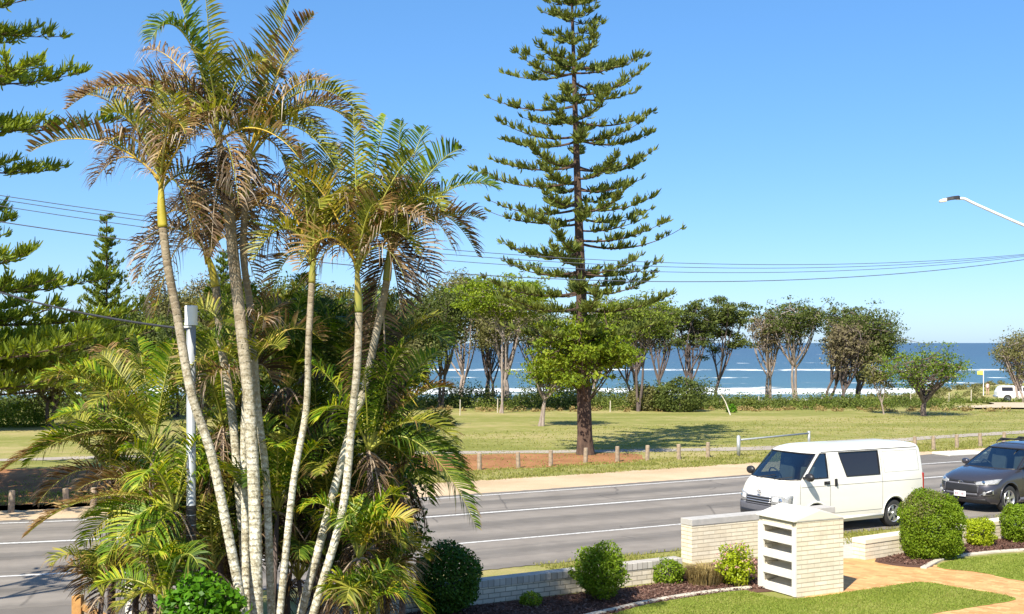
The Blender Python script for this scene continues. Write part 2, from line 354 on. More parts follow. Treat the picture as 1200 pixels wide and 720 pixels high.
def bark(name, lo, hi, sc_=3):
    m = NT(name); v = m.coord(scale=(1, 1, .25)); f = m.noise(v, sc_, 6, .75); m.col(m.ramp(f, [(.32, lo), (.66, hi)]))
    m.p.inputs['Roughness'].default_value = .95; m.bump(f, .9, .05); return m.m
M['bark_p'] = bark('pine_bark', (.03, .018, .012), (.13, .08, .055), 6)
M['bark_g'] = bark('grey_bark', (.17, .13, .11), (.40, .33, .28), 6)
M['bark_d'] = bark('dark_bark', (.06, .045, .04), (.17, .13, .115), 6)

# ---------------------------------------------------------------- setting: terrain, sea
def th(x, y):
    z = np.interp(y, [-400, 84, 100, 130, 160, 200, 260], [0, 0, -.5, -2.0, -3.4, -5.0, -7.0])
    hill = 3.0*np.exp(-((x-78)/22.)**2-((y-165)/22.)**2)
    return z + hill
xs = np.concatenate([np.linspace(-3000, -150, 12), np.linspace(-140, 180, 130), np.linspace(200, 3000, 12)])
ys = np.concatenate([np.linspace(-200, 10, 8), np.linspace(15, 84, 30), np.linspace(86, 262, 70)])
X, Y = np.meshgrid(xs, ys); Z = th(X, Y) + np.where(Y > 90, .12*np.sin(X*.7+Y*.5)*np.sin(Y*.33-X*.2), 0)
mb = MB(); nx = len(xs)
Fq = [(i*nx+j, i*nx+j+1, (i+1)*nx+j+1, (i+1)*nx+j) for i in range(len(ys)-1) for j in range(nx-1)]
mb.add(np.stack([X, Y, Z], -1).reshape(-1, 3), Fq)
def terrain_mat():
    m = NT('ground_grass'); v = m.coord(); v2 = m.coord(scale=(.4, 1, 1))
    a = m.noise(v, 22, 3, .8); b = m.noise(v2, .16, 6, .65); c = m.noise(v, 1.1, 5, .7)
    col = m.ramp(m.math('ADD', m.math('MULTIPLY', b, .6), m.math('MULTIPLY', a, .4)), [(.32, (.155, .165, .04)), (.5, (.23, .235, .065)), (.66, (.34, .31, .12))])
    dm = m.ramp(m.math('ADD', m.math('MULTIPLY', c, .45), m.math('MULTIPLY', b, .55)), [(.47, (0, 0, 0)), (.60, (.8, .8, .8))])
    col = m.mix(dm, col, (.38, .31, .145))
    s_ = m.n('ShaderNodeSeparateXYZ'); m.l(v, s_.inputs[0])
    mr = m.n('ShaderNodeMapRange'); mr.inputs[1].default_value = 168; mr.inputs[2].default_value = 180; m.l(m.math('ADD', s_.outputs[1], m.math('MULTIPLY', c, 8)), mr.inputs[0])
    sandc = m.ramp(a, [(.3, (.58, .50, .38)), (.7, (.70, .62, .50))])
    m.col(m.mix(mr.outputs[0], col, sandc)); m.p.inputs['Roughness'].default_value = .95; m.p.inputs['Specular IOR Level'].default_value = .1
    m.bump(a, .7, .04); return m.m
tag(mb.build('ground', terrain_mat(), smooth=True), 'dry mown parkland sloping to the beach', kind='structure')
SEA = -5.0
def sea_mat():
    m = NT('sea_water'); v = m.coord(); s_ = m.n('ShaderNodeSeparateXYZ'); m.l(v, s_.inputs[0]); y = s_.outputs[1]
    warp = m.noise(m.coord(scale=(.02, .02, 1)), 1, 4, .6)
    yy = m.math('ADD', y, m.math('MULTIPLY', m.math('SUBTRACT', warp, .5), 90))
    lg = m.math('LOGARITHM', yy, 10)
    mr = m.n('ShaderNodeMapRange'); mr.inputs[1].default_value = 2.3; mr.inputs[2].default_value = 3.4; m.l(lg, mr.inputs[0])
    wv = m.noise(m.coord(scale=(.02, .10, 1)), 1, 8, .75)
    col = m.ramp(mr.outputs[0], [(0, (.11, .17, .16)), (.12, (.05, .11, .12)), (.36, (.03, .066, .09)), (.6, (.022, .040, .066)), (1, (.017, .028, .052))])
    col = m.mix(m.ramp(wv, [(.4, (0, 0, 0)), (.7, (.5, .5, .5))]), col, (.05, .11, .15))
    nf0 = m.noise(m.coord(scale=(.08, .10, 1)), 1, 7, .75)
    def band(c, wd, sx=.012, thr=.42, seed=0):
        nzv = m.coord(scale=(sx, .01, 1), rot=(0, 0, .02*seed))
        q = m.noise(nzv, 1.3+.3*seed, 5, .7)
        dd = m.math('ABSOLUTE', m.math('SUBTRACT', m.math('ADD', y, m.math('ADD', m.math('MULTIPLY', m.math('SUBTRACT', q, .5), wd*4), m.math('MULTIPLY', m.math('SUBTRACT', nf0, .5), wd*3.5))), c))
        return m.math('MULTIPLY', m.ramp(m.math('DIVIDE', dd, wd), [(.5, (1, 1, 1)), (1, (0, 0, 0))]), m.ramp(m.noise(nzv, 2.2+seed, 4, .6), [(thr, (0, 0, 0)), (thr+.06, (1, 1, 1))]))
    nf = m.noise(m.coord(scale=(.35, .5, 1)), 1, 6, .8)
    fo = None
    for i, (c, wd, thr) in enumerate([(244, 12, .2), (228, 5, .45), (285, 4, .52), (330, 5, .56), (425, 13, .42), (570, 10, .60), (1000, 20, .62)]):
        bnd = band(c, wd, thr=thr, seed=i); fo = bnd if fo is None else m.math('MAXIMUM', fo, bnd)
    fo = m.math('MULTIPLY', fo, m.ramp(nf, [(.30, (.25, .25, .25)), (.5, (1, 1, 1))]))
    m.col(m.mix(fo, col, (.85, .88, .88)))
    m.l(m.math('ADD', m.math('MULTIPLY', fo, .5), .28), m.p.inputs['Roughness']); m.p.inputs['Specular IOR Level'].default_value = .07
    m.bump(m.math('ADD', wv, m.math('MULTIPLY', fo, 1.5)), .5, .6); return m.m
mb = MB(); xs = np.linspace(-40000, 40000, 9); ys = np.array([190, 400, 1500, 8000, 70000.]); X, Y = np.meshgrid(xs, ys)
mb.add(np.stack([X, Y, X*0+SEA], -1).reshape(-1, 3), [(i*9+j, i*9+j+1, (i+1)*9+j+1, (i+1)*9+j) for i in range(4) for j in range(8)])
tag(mb.build('sea', sea_mat()), 'blue ocean with white surf lines', kind='structure')
# ---------------------------------------------------------------- road
SP = [(-40, 24.2), (-26, 25.2), (-17, 26.3), (-11.7, 27.3), (-7.5, 28.8), (-2.9, 31.1), (5.05, 35.4), (14, 40.55), (26, 47.3), (45, 58), (80, 78)]
spine = catmull([Vector((a, b, 0)) for a, b in SP], 8)
SPn = np.array([tuple(p) for p in spine]); Tn = np.gradient(SPn, axis=0); Tn /= np.linalg.norm(Tn, axis=1)[:, None]
Nn = np.stack([-Tn[:, 1], Tn[:, 0], Tn[:, 2]*0], -1)       # towards the park
SL = np.concatenate([[0], np.cumsum(np.linalg.norm(np.diff(SPn, axis=0), axis=1))])
def strip(name, o0, o1, z, mat, label, jit=0, i0=0, i1=None, seed=1, kind='structure'):
    rr = np.random.RandomState(seed); i1 = i1 or len(SPn); P = SPn[i0:i1]; N = Nn[i0:i1]; n_ = len(P)
    if jit:
        t = np.linspace(0, 1, n_); tt = np.linspace(0, 1, n_*6); P = np.stack([np.interp(tt, t, P[:, k]) for k in range(3)], 1); N = np.stack([np.interp(tt, t, N[:, k]) for k in range(3)], 1); n_ = len(P)
    ja, jb = rr.uniform(-jit, jit, n_), rr.uniform(-jit, jit, n_)
    A = P+N*(o0+ja)[:, None]; B = P+N*(o1+jb)[:, None]
    V = np.stack([A, B], 1).reshape(-1, 3); V[:, 2] = z
    L = np.concatenate([[0], np.cumsum(np.linalg.norm(np.diff(P, axis=0), axis=1))])
    UV = np.stack([np.tile([o0, o1], n_), np.repeat(L, 2)], -1)
    b = MB(); b.add(V, [(2*i, 2*i+2, 2*i+3, 2*i+1) for i in range(n_-1)], UV)
    return tag(b.build(name, mat), label, kind=kind)
strip('road', -7.25, 3.8, .012, M['asphalt'], 'two lane grey asphalt road with wide parking lane', .05)
strip('sand_shoulder', 3.6, 6.9, .008, M['sand'], 'pale sandy shoulder along the far road edge', .10)
for nm, a, wd, lb in (('road_marking', -4.15, .12, 'white edge line nearer the houses'), ('road_marking', 0, .17, 'white centre line of the road'), ('road_marking', 3.3, .13, 'white edge line on the beach side')):
    strip(nm, a-wd/2, a+wd/2, .016, M['paint'], lb)
def sheet(name, px, z, mat, label, smooth=True, jit=.04, seed=1, world=False, kind='structure'):
    P = [Vector(p) if world else gr(*p) for p in px]
    if smooth: P = catmull(P, 7, closed=True)
    rr = random.Random(seed)
    bm = bmesh.new(); vs_ = [bm.verts.new((p.x+rr.uniform(-jit, jit), p.y+rr.uniform(-jit, jit), z)) for p in P]
    f = bm.faces.new(vs_); f.normal_update()
    if f.normal.z < 0: f.normal_flip()
    bmesh.ops.triangulate(bm, faces=bm.faces[:])
    me = bpy.data.meshes.new(name); bm.to_mesh(me); bm.free(); me.materials.append(mat)
    o = bpy.data.objects.new(name, me); C.objects.link(o); return tag(o, label, kind=kind)
sheet('road', [(-60, 12, 0), (-9, 18.0, 0), (-7.0, 19.6, 0), (-5.5, 21.5, 0), (-5.0, 23.5, 0), (-30, 19, 0), (-60, 17.5, 0)], .010, M['asphalt'], 'asphalt apron at the lower left corner', smooth=False, jit=0, world=True)
sheet('bark_path', [(380, 558), (470, 554), (545, 552), (620, 549), (690, 545), (748, 541), (746, 532.5), (700, 531.5), (640, 532), (545, 533), (460, 535), (380, 539)], .008, M['orange'], 'orange bark mulch around the pine', jit=.12)
sheet('bark_path', [(-250, 600), (-60, 599), (60, 597), (150, 590), (230, 580), (335, 572), (330, 557), (230, 552), (110, 549), (-40, 551), (-250, 556)], .008, M['orange'], 'bare orange soil beneath the left pine', jit=.15, seed=3)
sheet('park_footpath', [(-200, 546), (0, 541), (200, 536), (430, 533), (540, 532.2), (650, 531.2), (800, 529.3), (905, 527.5), (980, 523.5), (1047, 518.5), (1120, 513), (1200, 508.5), (1400, 497), (1400, 494.5), (1200, 505), (1120, 509.5), (1047, 514.5), (980, 518.5), (905, 523), (800, 526), (650, 528), (540, 529), (430, 530), (200, 533), (0, 538), (-200, 542)], .012, M['path'], 'worn pale path crossing the park', jit=.10)
sheet('garden_soil', [(-22, 14, 0), (-9, 17.6, 0), (-5, 19.2, 0), (-1.9, 20.2, 0), (-.7, 20.9, 0), (1.2, 21.9, 0), (2.9, 22.85, 0), (3.6, 24.6, 0), (5.2, 25.5, 0), (5.6, 22.3, 0), (4.2, 21.9, 0), (2.2, 20.6, 0), (0.5, 18.5, 0), (-1, 12, 0), (-22, 6, 0)], .008, M['mulch'], 'dark bark mulch garden bed', smooth=False, jit=0, world=True)
sheet('driveway', [(930, 720), (975, 652), (1000, 650), (1023, 655), (1060, 659), (1090, 662), (1150, 668), (1300, 690), (1600, 730), (1600, 900), (700, 900)], .008, M['paver'], 'orange paved path beside the letterbox', smooth=False, jit=0)
sheet('footpath', [(978, 632), (1017, 630), (1014, 655), (978, 655)], .010, M['conc'], 'grey concrete footpath slab at the gate', smooth=False, jit=0)
L1 = [(560, 800), (640, 745), (740, 714), (800, 702), (868, 693), (882, 696), (905, 701), (932, 703), (988, 696), (1030, 690), (1067, 684), (1090, 684), (1130, 691), (1190, 702), (1150, 711), (1085, 722), (1050, 740), (1040, 800)]
L2 = [(1098, 665), (1130, 655), (1200, 649), (1320, 643), (1320, 696), (1200, 682), (1150, 672)]
sheet('lawn', L1, .014, M['lawn'], 'front lawn in front of the letterbox', jit=.02)
sheet('lawn', L2, .014, M['lawn'], 'lawn patch on the right of the paved path', jit=.02, seed=5)
sheet('garden_soil', [(1026, 659), (1048, 648), (1090, 643), (1150, 634), (1320, 612), (1320, 641), (1200, 646), (1140, 651), (1105, 657), (1084, 666)], .012, M['mulch'], 'mulch bed behind the right lawn', jit=.02)
def sandsheet(px, z0, nm, lb):
    # follows the terrain
    P = catmull([gr(a, b, c) for a, b, c in px], 5, closed=True)
    bm = bmesh.new(); vs_ = [bm.verts.new(p) for p in P]; bm.faces.new(vs_); bmesh.ops.triangulate(bm, faces=bm.faces[:])
    bmesh.ops.subdivide_edges(bm, edges=bm.edges[:], cuts=5, use_grid_fill=True)
    for v in bm.verts: v.co.z = float(th(v.co.x, v.co.y))+z0
    bmesh.ops.recalc_face_normals(bm, faces=bm.faces[:])
    me = bpy.data.meshes.new(nm); bm.to_mesh(me); bm.free(); me.materials.append(M['beach']); o = bpy.data.objects.new(nm, me); C.objects.link(o); tag(o, lb, kind='structure')
sandsheet([(1120, 479, 0), (1200, 480, 0), (1300, 481, 0), (1300, 470, -.7), (1210, 471, -.7), (1165, 468, -.9), (1150, 470, -.6), (1165, 474, -.2)], .12, 'sand_track', 'pale sand track beside the parked ute')
# swept edging
def edging(px, lab, wd=.13, h=.045, z=0):
    P = catmull([gr(*p) for p in px], 6); b = MB(); V = []
    for i, p in enumerate(P):
        t = (P[min(i+1, len(P)-1)]-P[max(i-1, 0)]).normalized(); nn = Vector((-t.y, t.x, 0))*wd/2
        for q, zz in ((-nn, 0), (-nn, h), (nn, h), (nn, 0)): V.append((p.x+q.x, p.y+q.y, z+zz))
    F = [(4*i+j, 4*i+j+1, 4*i+5+j, 4*i+4+j) for i in range(len(P)-1) for j in range(3)]+[(0, 1, 2, 3), tuple(4*(len(P)-1)+k for k in (3, 2, 1, 0))]
    b.add(V, F); return tag(bevel(b.build('garden_edging', M['concl'], recalc=True), .015), lab, 'garden edging')
edging([(560, 790), (640, 738), (740, 711), (800, 699.5), (840, 694), (868, 691), (880, 690)], 'curved pale concrete edging left of the letterbox')
edging([(1082, 667), (1105, 656), (1140, 650.5), (1200, 645.5), (1320, 640)], 'curved pale concrete edging of the right shrub bed')
sheet('road', [(1058, 547), (1072, 534.5), (1108, 531), (1180, 528.5), (1320, 520), (1320, 534), (1180, 541), (1110, 544.5)], .0145, M['asphalt'], 'asphalt widening behind the kerb island', smooth=False, jit=.03)
a, b_ = gr(1107, 535.5), gr(1152, 533.2)
t_ = (b_-a).normalized(); b = MB(); b.box(((a+b_)/2+Vector((0, .5, .06))), ((b_-a).length, 1.0, .12), math.atan2(t_.y, t_.x))
tag(bevel(b.build('kerb_nose', M['white']), .05, 3), 'white painted kerb island at the far road edge', 'kerb')

# ---------------------------------------------------------------- grass blades near
def point_in(poly, x, y):
    c = np.zeros(len(x), bool); n_ = len(poly)
    for i in range(n_):
        x0, y0 = poly[i]; x1, y1 = poly[(i+1) % n_]
        if y0 == y1: continue
        k = ((y0 > y) != (y1 > y)) & (x < (x1-x0)*(y-y0)/(y1-y0)+x0); c ^= k
    return c
def blades(name, poly, dens, h, mat, label, seed=1, wd=.010, z=0.01, patchy=0):
    rs = np.random.RandomState(seed); P = np.array(poly); lo, hi = P.min(0), P.max(0)
    n_ = int(dens*(hi[0]-lo[0])*(hi[1]-lo[1])); x = rs.uniform(lo[0], hi[0], n_); y = rs.uniform(lo[1], hi[1], n_)
    k = point_in(poly, x, y)
    if patchy: k &= (np.sin(x*2.1+y)*np.sin(y*2.7-x*.8)+rs.uniform(-1, 1, n_)) > patchy-1
    x, y = x[k], y[k]; n_ = len(x)
    hh = h*rs.uniform(.4, 1.15, n_); an = rs.uniform(0, 6.283, n_); tl = rs.uniform(.1, .9, n_)*hh; ta = rs.uniform(0, 6.283, n_)
    B = np.stack([x, y, np.full(n_, z)], -1); s_ = np.stack([np.cos(an), np.sin(an), 0*an], -1)*(wd*rs.uniform(.6, 1.3, n_))[:, None]
    T = B+np.stack([np.cos(ta)*tl, np.sin(ta)*tl, hh], -1); Mi = B*.5+T*.5+np.stack([0*hh, 0*hh, hh*.12], -1)
    Q = np.stack([B-s_, B+s_, Mi+s_*.8, T], 1)
    b = MB(); b.quads(Q); return tag(b.build(name, mat), label, kind='stuff')
def wpoly(px): return [tuple(p)[:2] for p in catmull([gr(*p) for p in px], 4, closed=True)]
blades('grass', wpoly([p for p in L1 if p[1] < 760]+[(1050, 740), (700, 740)]) if False else wpoly([(620, 752), (740, 715), (800, 703), (868, 694), (905, 701), (932, 703), (988, 696), (1030, 690), (1067, 684), (1090, 684), (1130, 691), (1188, 702), (1150, 710), (1085, 721), (1050, 738), (900, 750)]), 3400, .03, M['blade'], 'short green lawn blades before the letterbox')
blades('grass', wpoly([(1100, 665), (1130, 656), (1200, 650), (1260, 648), (1260, 688), (1200, 681), (1150, 672)]), 3200, .03, M['blade'], 'short green blades of the right lawn', 2)
def offs(o0, o1, i0, i1): return [tuple((SPn[i]+Nn[i]*o0)[:2]) for i in range(i0, i1)]+[tuple((SPn[i]+Nn[i]*o1)[:2]) for i in range(i1-1, i0-1, -1)]
blades('grass', wpoly([(700, 735), (760, 712), (868, 695), (932, 703), (1067, 684), (1130, 691), (1188, 702), (1085, 721), (900, 745)]), 1300, .028, M['blade_dry'], 'yellowed blades scattered in the front lawn', 12, patchy=1.1)
blades('grass', offs(-8.4, -7.12, 40, 70), 700, .07, M['blade_dry'], 'tufted roadside grass between kerb and walls', 3, .014, 0, .9)
blades('grass', offs(6.7, 9.9, 20, 78), 260, .08, M['blade_dry'], 'ragged grass strip along the timber bollards', 4, .02, 0, .8)
blades('grass', offs(9.9, 26, 20, 80), 30, .05, M['blade_dry'], 'mown park grass beyond the bollards', 5, .03, 0, .7)
def chips(poly, dens, label, seed):
    rs = np.random.RandomState(seed); P = np.array(poly); lo, hi = P.min(0), P.max(0)
    n_ = int(dens*(hi[0]-lo[0])*(hi[1]-lo[1])); x = rs.uniform(lo[0], hi[0], n_); y = rs.uniform(lo[1], hi[1], n_); k = point_in(poly, x, y); x, y = x[k], y[k]; n_ = len(x)
    C_ = np.stack([x, y, rs.uniform(.015, .05, n_)], -1); d_ = rs.normal(size=(n_, 3))*[1, 1, .35]; d_ /= np.linalg.norm(d_, axis=1)[:, None]
    s_ = np.cross(d_, rs.normal(size=(n_, 3))*[.3, .3, 1]); s_ /= np.linalg.norm(s_, axis=1)[:, None]
    L = rs.uniform(.015, .045, n_)[:, None]; W = rs.uniform(.006, .018, n_)[:, None]
    b = MB(); b.quads(np.stack([C_-d_*L, C_+s_*W, C_+d_*L, C_-s_*W], 1)); return tag(b.build('mulch_chips', M['chip']), label, kind='stuff')
chips([(-3, 18), (-1.9, 20.1), (-.7, 20.8), (1.2, 21.8), (2.9, 22.8), (3.6, 24.4), (5.1, 25.3), (5.2, 22.4), (4.3, 22.2), (2.3, 20.9), (.5, 18.6)], 700, 'loose bark chips in the bed beside the letterbox', 7)
chips([tuple(gr(*p))[:2] for p in [(1028, 659), (1048, 649), (1090, 644), (1150, 635), (1220, 625), (1220, 645), (1140, 650), (1105, 656), (1084, 665)]], 700, 'loose bark chips under the right shrubs', 8)

# ---------------------------------------------------------------- walls and letterbox
def wall_between(name, a, b2, th_, h, caph, mats, label, capname='coping', overhang=.012):
    t = (b2-a).normalized(); ang = math.atan2(t.y, t.x); L = (b2-a).length; nn = Vector((-t.y, t.x, 0))
    r = empty(name, a, label, 'garden wall'); r.rotation_euler[2] = ang
    m_ = MB(); m_.box((L/2, th_/2, (h-caph)/2), (L, th_, h-caph)); m_.build('brickwork', mats[0], r)
    m_ = MB(); m_.box((L/2, th_/2, h-caph/2+.001), (L+2*overhang, th_+2*overhang, caph)); bevel(m_.build(capname, mats[1], r), .008)
    return r
wall_between('brick_wall', gr(811, 662), Vector((7.22, 26.75, 0)), .36, .93, .13, (M['cream_brick'], M['cap']), 'tall cream brick wall with grey coping behind the letterbox')
wall_between('brick_wall', Vector((-3.4, 19.35, 0)), Vector((3.3, 23.22, 0)), .24, .42, .13, (M['grey_brick'], M['soldier']), 'long low brick wall with upright grey coping bricks')
wall_between('brick_wall', gr(1014, 657), gr(1175, 629)+Vector((3.2, 1.9, 0)), .34, .44, .10, (M['cream_brick'], M['cream']), 'low cream wall behind the large clipped shrub')
A, B_, D_ = gr(931.7, 701), gr(988, 694), gr(881, 690)
ang = math.atan2(B_.y-A.y, B_.x-A.x)
lb = empty('letterbox', A, 'white and cream brick letterbox with four louvred slots and gabled roof', 'letterbox'); lb.rotation_euler[2] = ang
Wd, Dp, Hh = 1.14, 1.06, 1.36          # along x (right face), along y (louvre face goes back-left)
# local frame: right (brick) face lies along +x at y=0 ; louvre face lies along +y at x=0
m_ = MB()
m_.box((Wd/2+.02, .045, Hh/2), (Wd-.04, .09, Hh)); m_.box((Wd/2+.02, Dp-.06, Hh/2), (Wd-.04, .12, Hh)); m_.box((Wd-.06, Dp/2, Hh/2), (.12, Dp-.242, Hh))
m_.box((.10, Dp/2, Hh-.05), (.16, Dp-.242, .10)); m_.box((.5, Dp/2, .02), (.9, Dp-.242, .04))
m_.build('brickwork', M['cream_brick'], lb)
m_ = MB()
fw = .10
m_.box((.025, .047, Hh/2-.05), (.05, .094, Hh-.12)); m_.box((.025, Dp-.08, Hh/2-.05), (.05, .15, Hh-.12))
m_.box((.0255, Dp/2-.02, Hh-.125), (.049, Dp-.25, .05))
bevel(m_.build('front_frame', M['white'], lb), .006)
for k in range(4):
    m_ = MB(); z0 = .02+k*.305
    y0, y1 = .095, Dp-.156
    V = [(.0, y0, z0), (.0, y1, z0), (-.03, y1, z0+.185), (-.03, y0, z0+.185), (.26, y0, z0+.26), (.26, y1, z0+.26), (.03, y0, z0-.0), (.03, y1, z0)]
    m_.add([(.0, y0, z0), (.0, y1, z0), (.0, y1, z0+.15), (.0, y0, z0+.15), (.035, y0, z0), (.035, y1, z0), (.035, y1, z0+.15), (.035, y0, z0+.15)], [(0, 1, 2, 3), (5, 4, 7, 6), (3, 2, 6, 7), (0, 4, 5, 1), (0, 3, 7, 4), (1, 5, 6, 2)])
    m_.box((.19, (y0+y1)/2, z0+.12), (.30, y1-y0, .02), tilt=Matrix.Rotation(R(-18), 4, 'Y'))
    m_.build('letter_slot', M['white'], lb, recalc=True)
m_ = MB(); m_.box((.37, Dp/2-.02, .66), (.02, Dp-.26, 1.2)); m_.build('back_panel', M['cream'], lb)
m_ = MB(); e_ = .012; zr, ze = Hh+.20, Hh+.004
m_.add([(-e_-.02, -e_, ze), (Wd+e_, -e_, ze), (Wd/2, -e_, zr), (-e_-.02, Dp+e_, ze), (Wd+e_, Dp+e_, ze), (Wd/2, Dp+e_, zr), (-e_-.02, -e_, ze+.03), (Wd+e_, -e_, ze+.03), (-e_-.02, Dp+e_, ze+.03), (Wd+e_, Dp+e_, ze+.03)],
       [(0, 1, 7, 2, 6), (3, 8, 5, 9, 4), (6, 2, 5, 8), (2, 7, 9, 5), (0, 6, 8, 3), (1, 4, 9, 7), (0, 3, 4, 1)])
bevel(m_.build('gable_roof', M['white'], lb, recalc=True), .006)
m_ = MB(); m_.add([(.02, -e_-.004, ze+.02), (Wd-.02, -e_-.004, ze+.02), (Wd/2, -e_-.004, zr-.03)], [(0, 1, 2)]); m_.build('gable_panel', M['cream'], lb)

# ---------------------------------------------------------------- shrubs
def leaf_quads(Cn, L, W, rs, bias=None, face=None, jit=.55):
    n_ = len(Cn); d_ = rs.normal(size=(n_, 3))
    if bias is not None: d_ += bias
    d_ /= np.linalg.norm(d_, axis=1)[:, None]+1e-9; s_ = np.cross(d_, rs.normal(size=(n_, 3)) if face is None else face+rs.normal(size=(n_, 3))*jit); s_ /= np.linalg.norm(s_, axis=1)[:, None]+1e-9
    l = L*rs.uniform(.7, 1.3, n_)[:, None]; w_ = W*rs.uniform(.7, 1.3, n_)[:, None]
    return np.stack([Cn-d_*l*.5, Cn+s_*w_*.5, Cn+d_*l*.5, Cn-s_*w_*.5], 1)
def shrub(c, r, n_, L, mat, label, seed, shell=.35, stem=True, bloom=0, square=1.0, rough=.06):
    rs = np.random.RandomState(seed); u = rs.normal(size=(n_, 3)); u /= np.linalg.norm(u, axis=1)[:, None]
    u = np.sign(u)*np.abs(u)**square; 
    k1 = rs.uniform(0, 6.28, 6)
    lump = 1+rough*(np.sin(u[:, 0]*5+k1[0])*np.sin(u[:, 1]*6+k1[1])+np.sin(u[:, 2]*7+k1[2]+u[:, 0]*4)+.8*np.sin(u[:, 1]*11+k1[3])*np.sin(u[:, 2]*12+k1[4]))
    rad = (1-shell*rs.uniform(0, 1, n_)**1.6)*lump*(1+rs.exponential(.02, n_))
    P = u*rad[:, None]*np.array(r)
    P = P[P[:, 2] > -r[2]*.97]
    o = empty('shrub', Vector((c[0], c[1], 0)), label, 'shrub')
    b = MB(); b.quads(leaf_quads(P+np.array([0, 0, c[2]]), L, L*.6, rs, None, P/np.array(r)+np.array([0, 0, .2]), .6)); b.build('foliage', mat, o)
    if stem:
        b = MB()
        for j in range(5):
            a_ = j*1.26; b.tube([(0.04*math.cos(a_), .04*math.sin(a_), 0), (r[0]*.25*math.cos(a_), r[1]*.25*math.sin(a_), c[2]), (r[0]*.6*math.cos(a_), r[1]*.6*math.sin(a_), c[2]+r[2]*.5)], [.025, .018, .008], 6)
        # woody dense core of twigs
        for j in range(40 if shell > .5 else 0):
            v_ = rs.normal(size=3); v_ /= np.linalg.norm(v_); b.tube([(0, 0, c[2]*.6), tuple(v_*np.array(r)*.5+[0, 0, c[2]]), tuple(v_*np.array(r)*.85+[0, 0, c[2]])], [.012, .007, .003], 4)
        b.build('stem', M['bark_d'], o)
    if bloom:
        b = MB(); v_ = rs.normal(size=(bloom, 3)); v_ /= np.linalg.norm(v_, axis=1)[:, None]; v_[:, 2] = np.abs(v_[:, 2]); Q = v_*np.array(r)*1.03+[0, 0, c[2]]
        Q = np.repeat(Q, 6, 0)+rs.normal(size=(bloom*6, 3))*.015; b.quads(leaf_quads(Q, .03, .025, rs)); b.build('blooms', M['flower'], o)
    return o
def atg(px, py, dep): p = at(px, py, dep); return (p.x, p.y, p.z)
shrub(atg(525, 678, 20.3), (.55, .55, .60), 12000, .055, M['box_dark'], 'dark green clipped ball shrub at the left end of the low wall', 1)
shrub(atg(703, 669, 21.4), (.47, .47, .48), 9000, .05, M['box_mid'], 'rounded mid green shrub before the low grey wall', 2, rough=.10, shell=.5)
shrub(atg(783, 671, 22.9), (.31, .31, .26), 2600, .045, M['box_mid'], 'small low olive shrub left of the tall wall', 3)
shrub(atg(622, 703, 20.9), (.2, .18, .14), 900, .045, M['box_mid'], 'tiny green shrub in the dark mulch', 4)
shrub(atg(862, 664, 22.7), (.36, .36, .42), 3000, .06, M['box_lime'], 'loose shrub with pinkish blooms beside the letterbox', 5, bloom=60, rough=.14, shell=.7)
shrub(atg(1092, 616, 25.6), (.63, .63, .74), 42000, .042, M['box_mid'], 'large clipped shrub beside the rear of the van', 6, square=.8)
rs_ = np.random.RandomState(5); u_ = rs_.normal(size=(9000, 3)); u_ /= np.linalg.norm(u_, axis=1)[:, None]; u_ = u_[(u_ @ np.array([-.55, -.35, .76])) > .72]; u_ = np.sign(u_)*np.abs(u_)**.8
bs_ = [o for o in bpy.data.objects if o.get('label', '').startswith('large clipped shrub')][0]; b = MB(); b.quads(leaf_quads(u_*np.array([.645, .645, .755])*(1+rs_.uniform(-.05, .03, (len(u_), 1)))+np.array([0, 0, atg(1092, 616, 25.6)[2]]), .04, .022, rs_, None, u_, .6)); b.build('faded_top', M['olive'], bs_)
shrub(atg(1147, 624, 27.2), (.33, .33, .30), 5200, .05, M['box_lime'], 'small lime green cube shrub in the right mulch bed', 7, square=.7)
shrub(atg(1197, 613, 27.6), (.42, .42, .42), 9000, .05, M['box_mid'], 'clipped shrub below the grey car at the frame edge', 8, square=.75)
shrub(atg(237, 722, 13.9), (.47, .35, .47), 3200, .095, M['broad'], 'glossy broad leaved shrub beneath the palms', 9, shell=.8, rough=.12)
def tuft(loc, n_, h, mat, label, seed, r=.2, name='grass_clump'):
    rs = np.random.RandomState(seed); a_ = rs.uniform(0, 6.28, n_); rr = r*np.sqrt(rs.uniform(0, 1, n_)); ln = rs.uniform(.5, 1, n_)*h; lean = rs.uniform(.1, 1, n_)*h*.7
    B = np.stack([np.cos(a_)*rr, np.sin(a_)*rr, 0*a_], -1); dr = np.stack([np.cos(a_), np.sin(a_), 0*a_], -1)
    s_ = np.stack([-np.sin(a_), np.cos(a_), 0*a_], -1)*.007; Mi = B+dr*lean[:, None]*.4+np.array([0, 0, 1])*ln[:, None]*.75; T = B+dr*lean[:, None]+np.array([0, 0, 1])*ln[:, None]*.85
    b = MB(); b.quads(np.stack([B-s_, B+s_, Mi+s_, Mi-s_], 1)); b.quads(np.stack([Mi-s_, Mi+s_, T+s_*.1, T-s_*.1], 1)); return tag(b.build(name, mat, loc=loc), label, 'grass clump')
tuft(gr(826, 684), 900, .42, M['drygrass'], 'tawny ornamental grass clump at the base of the tall wall', 3, .34)

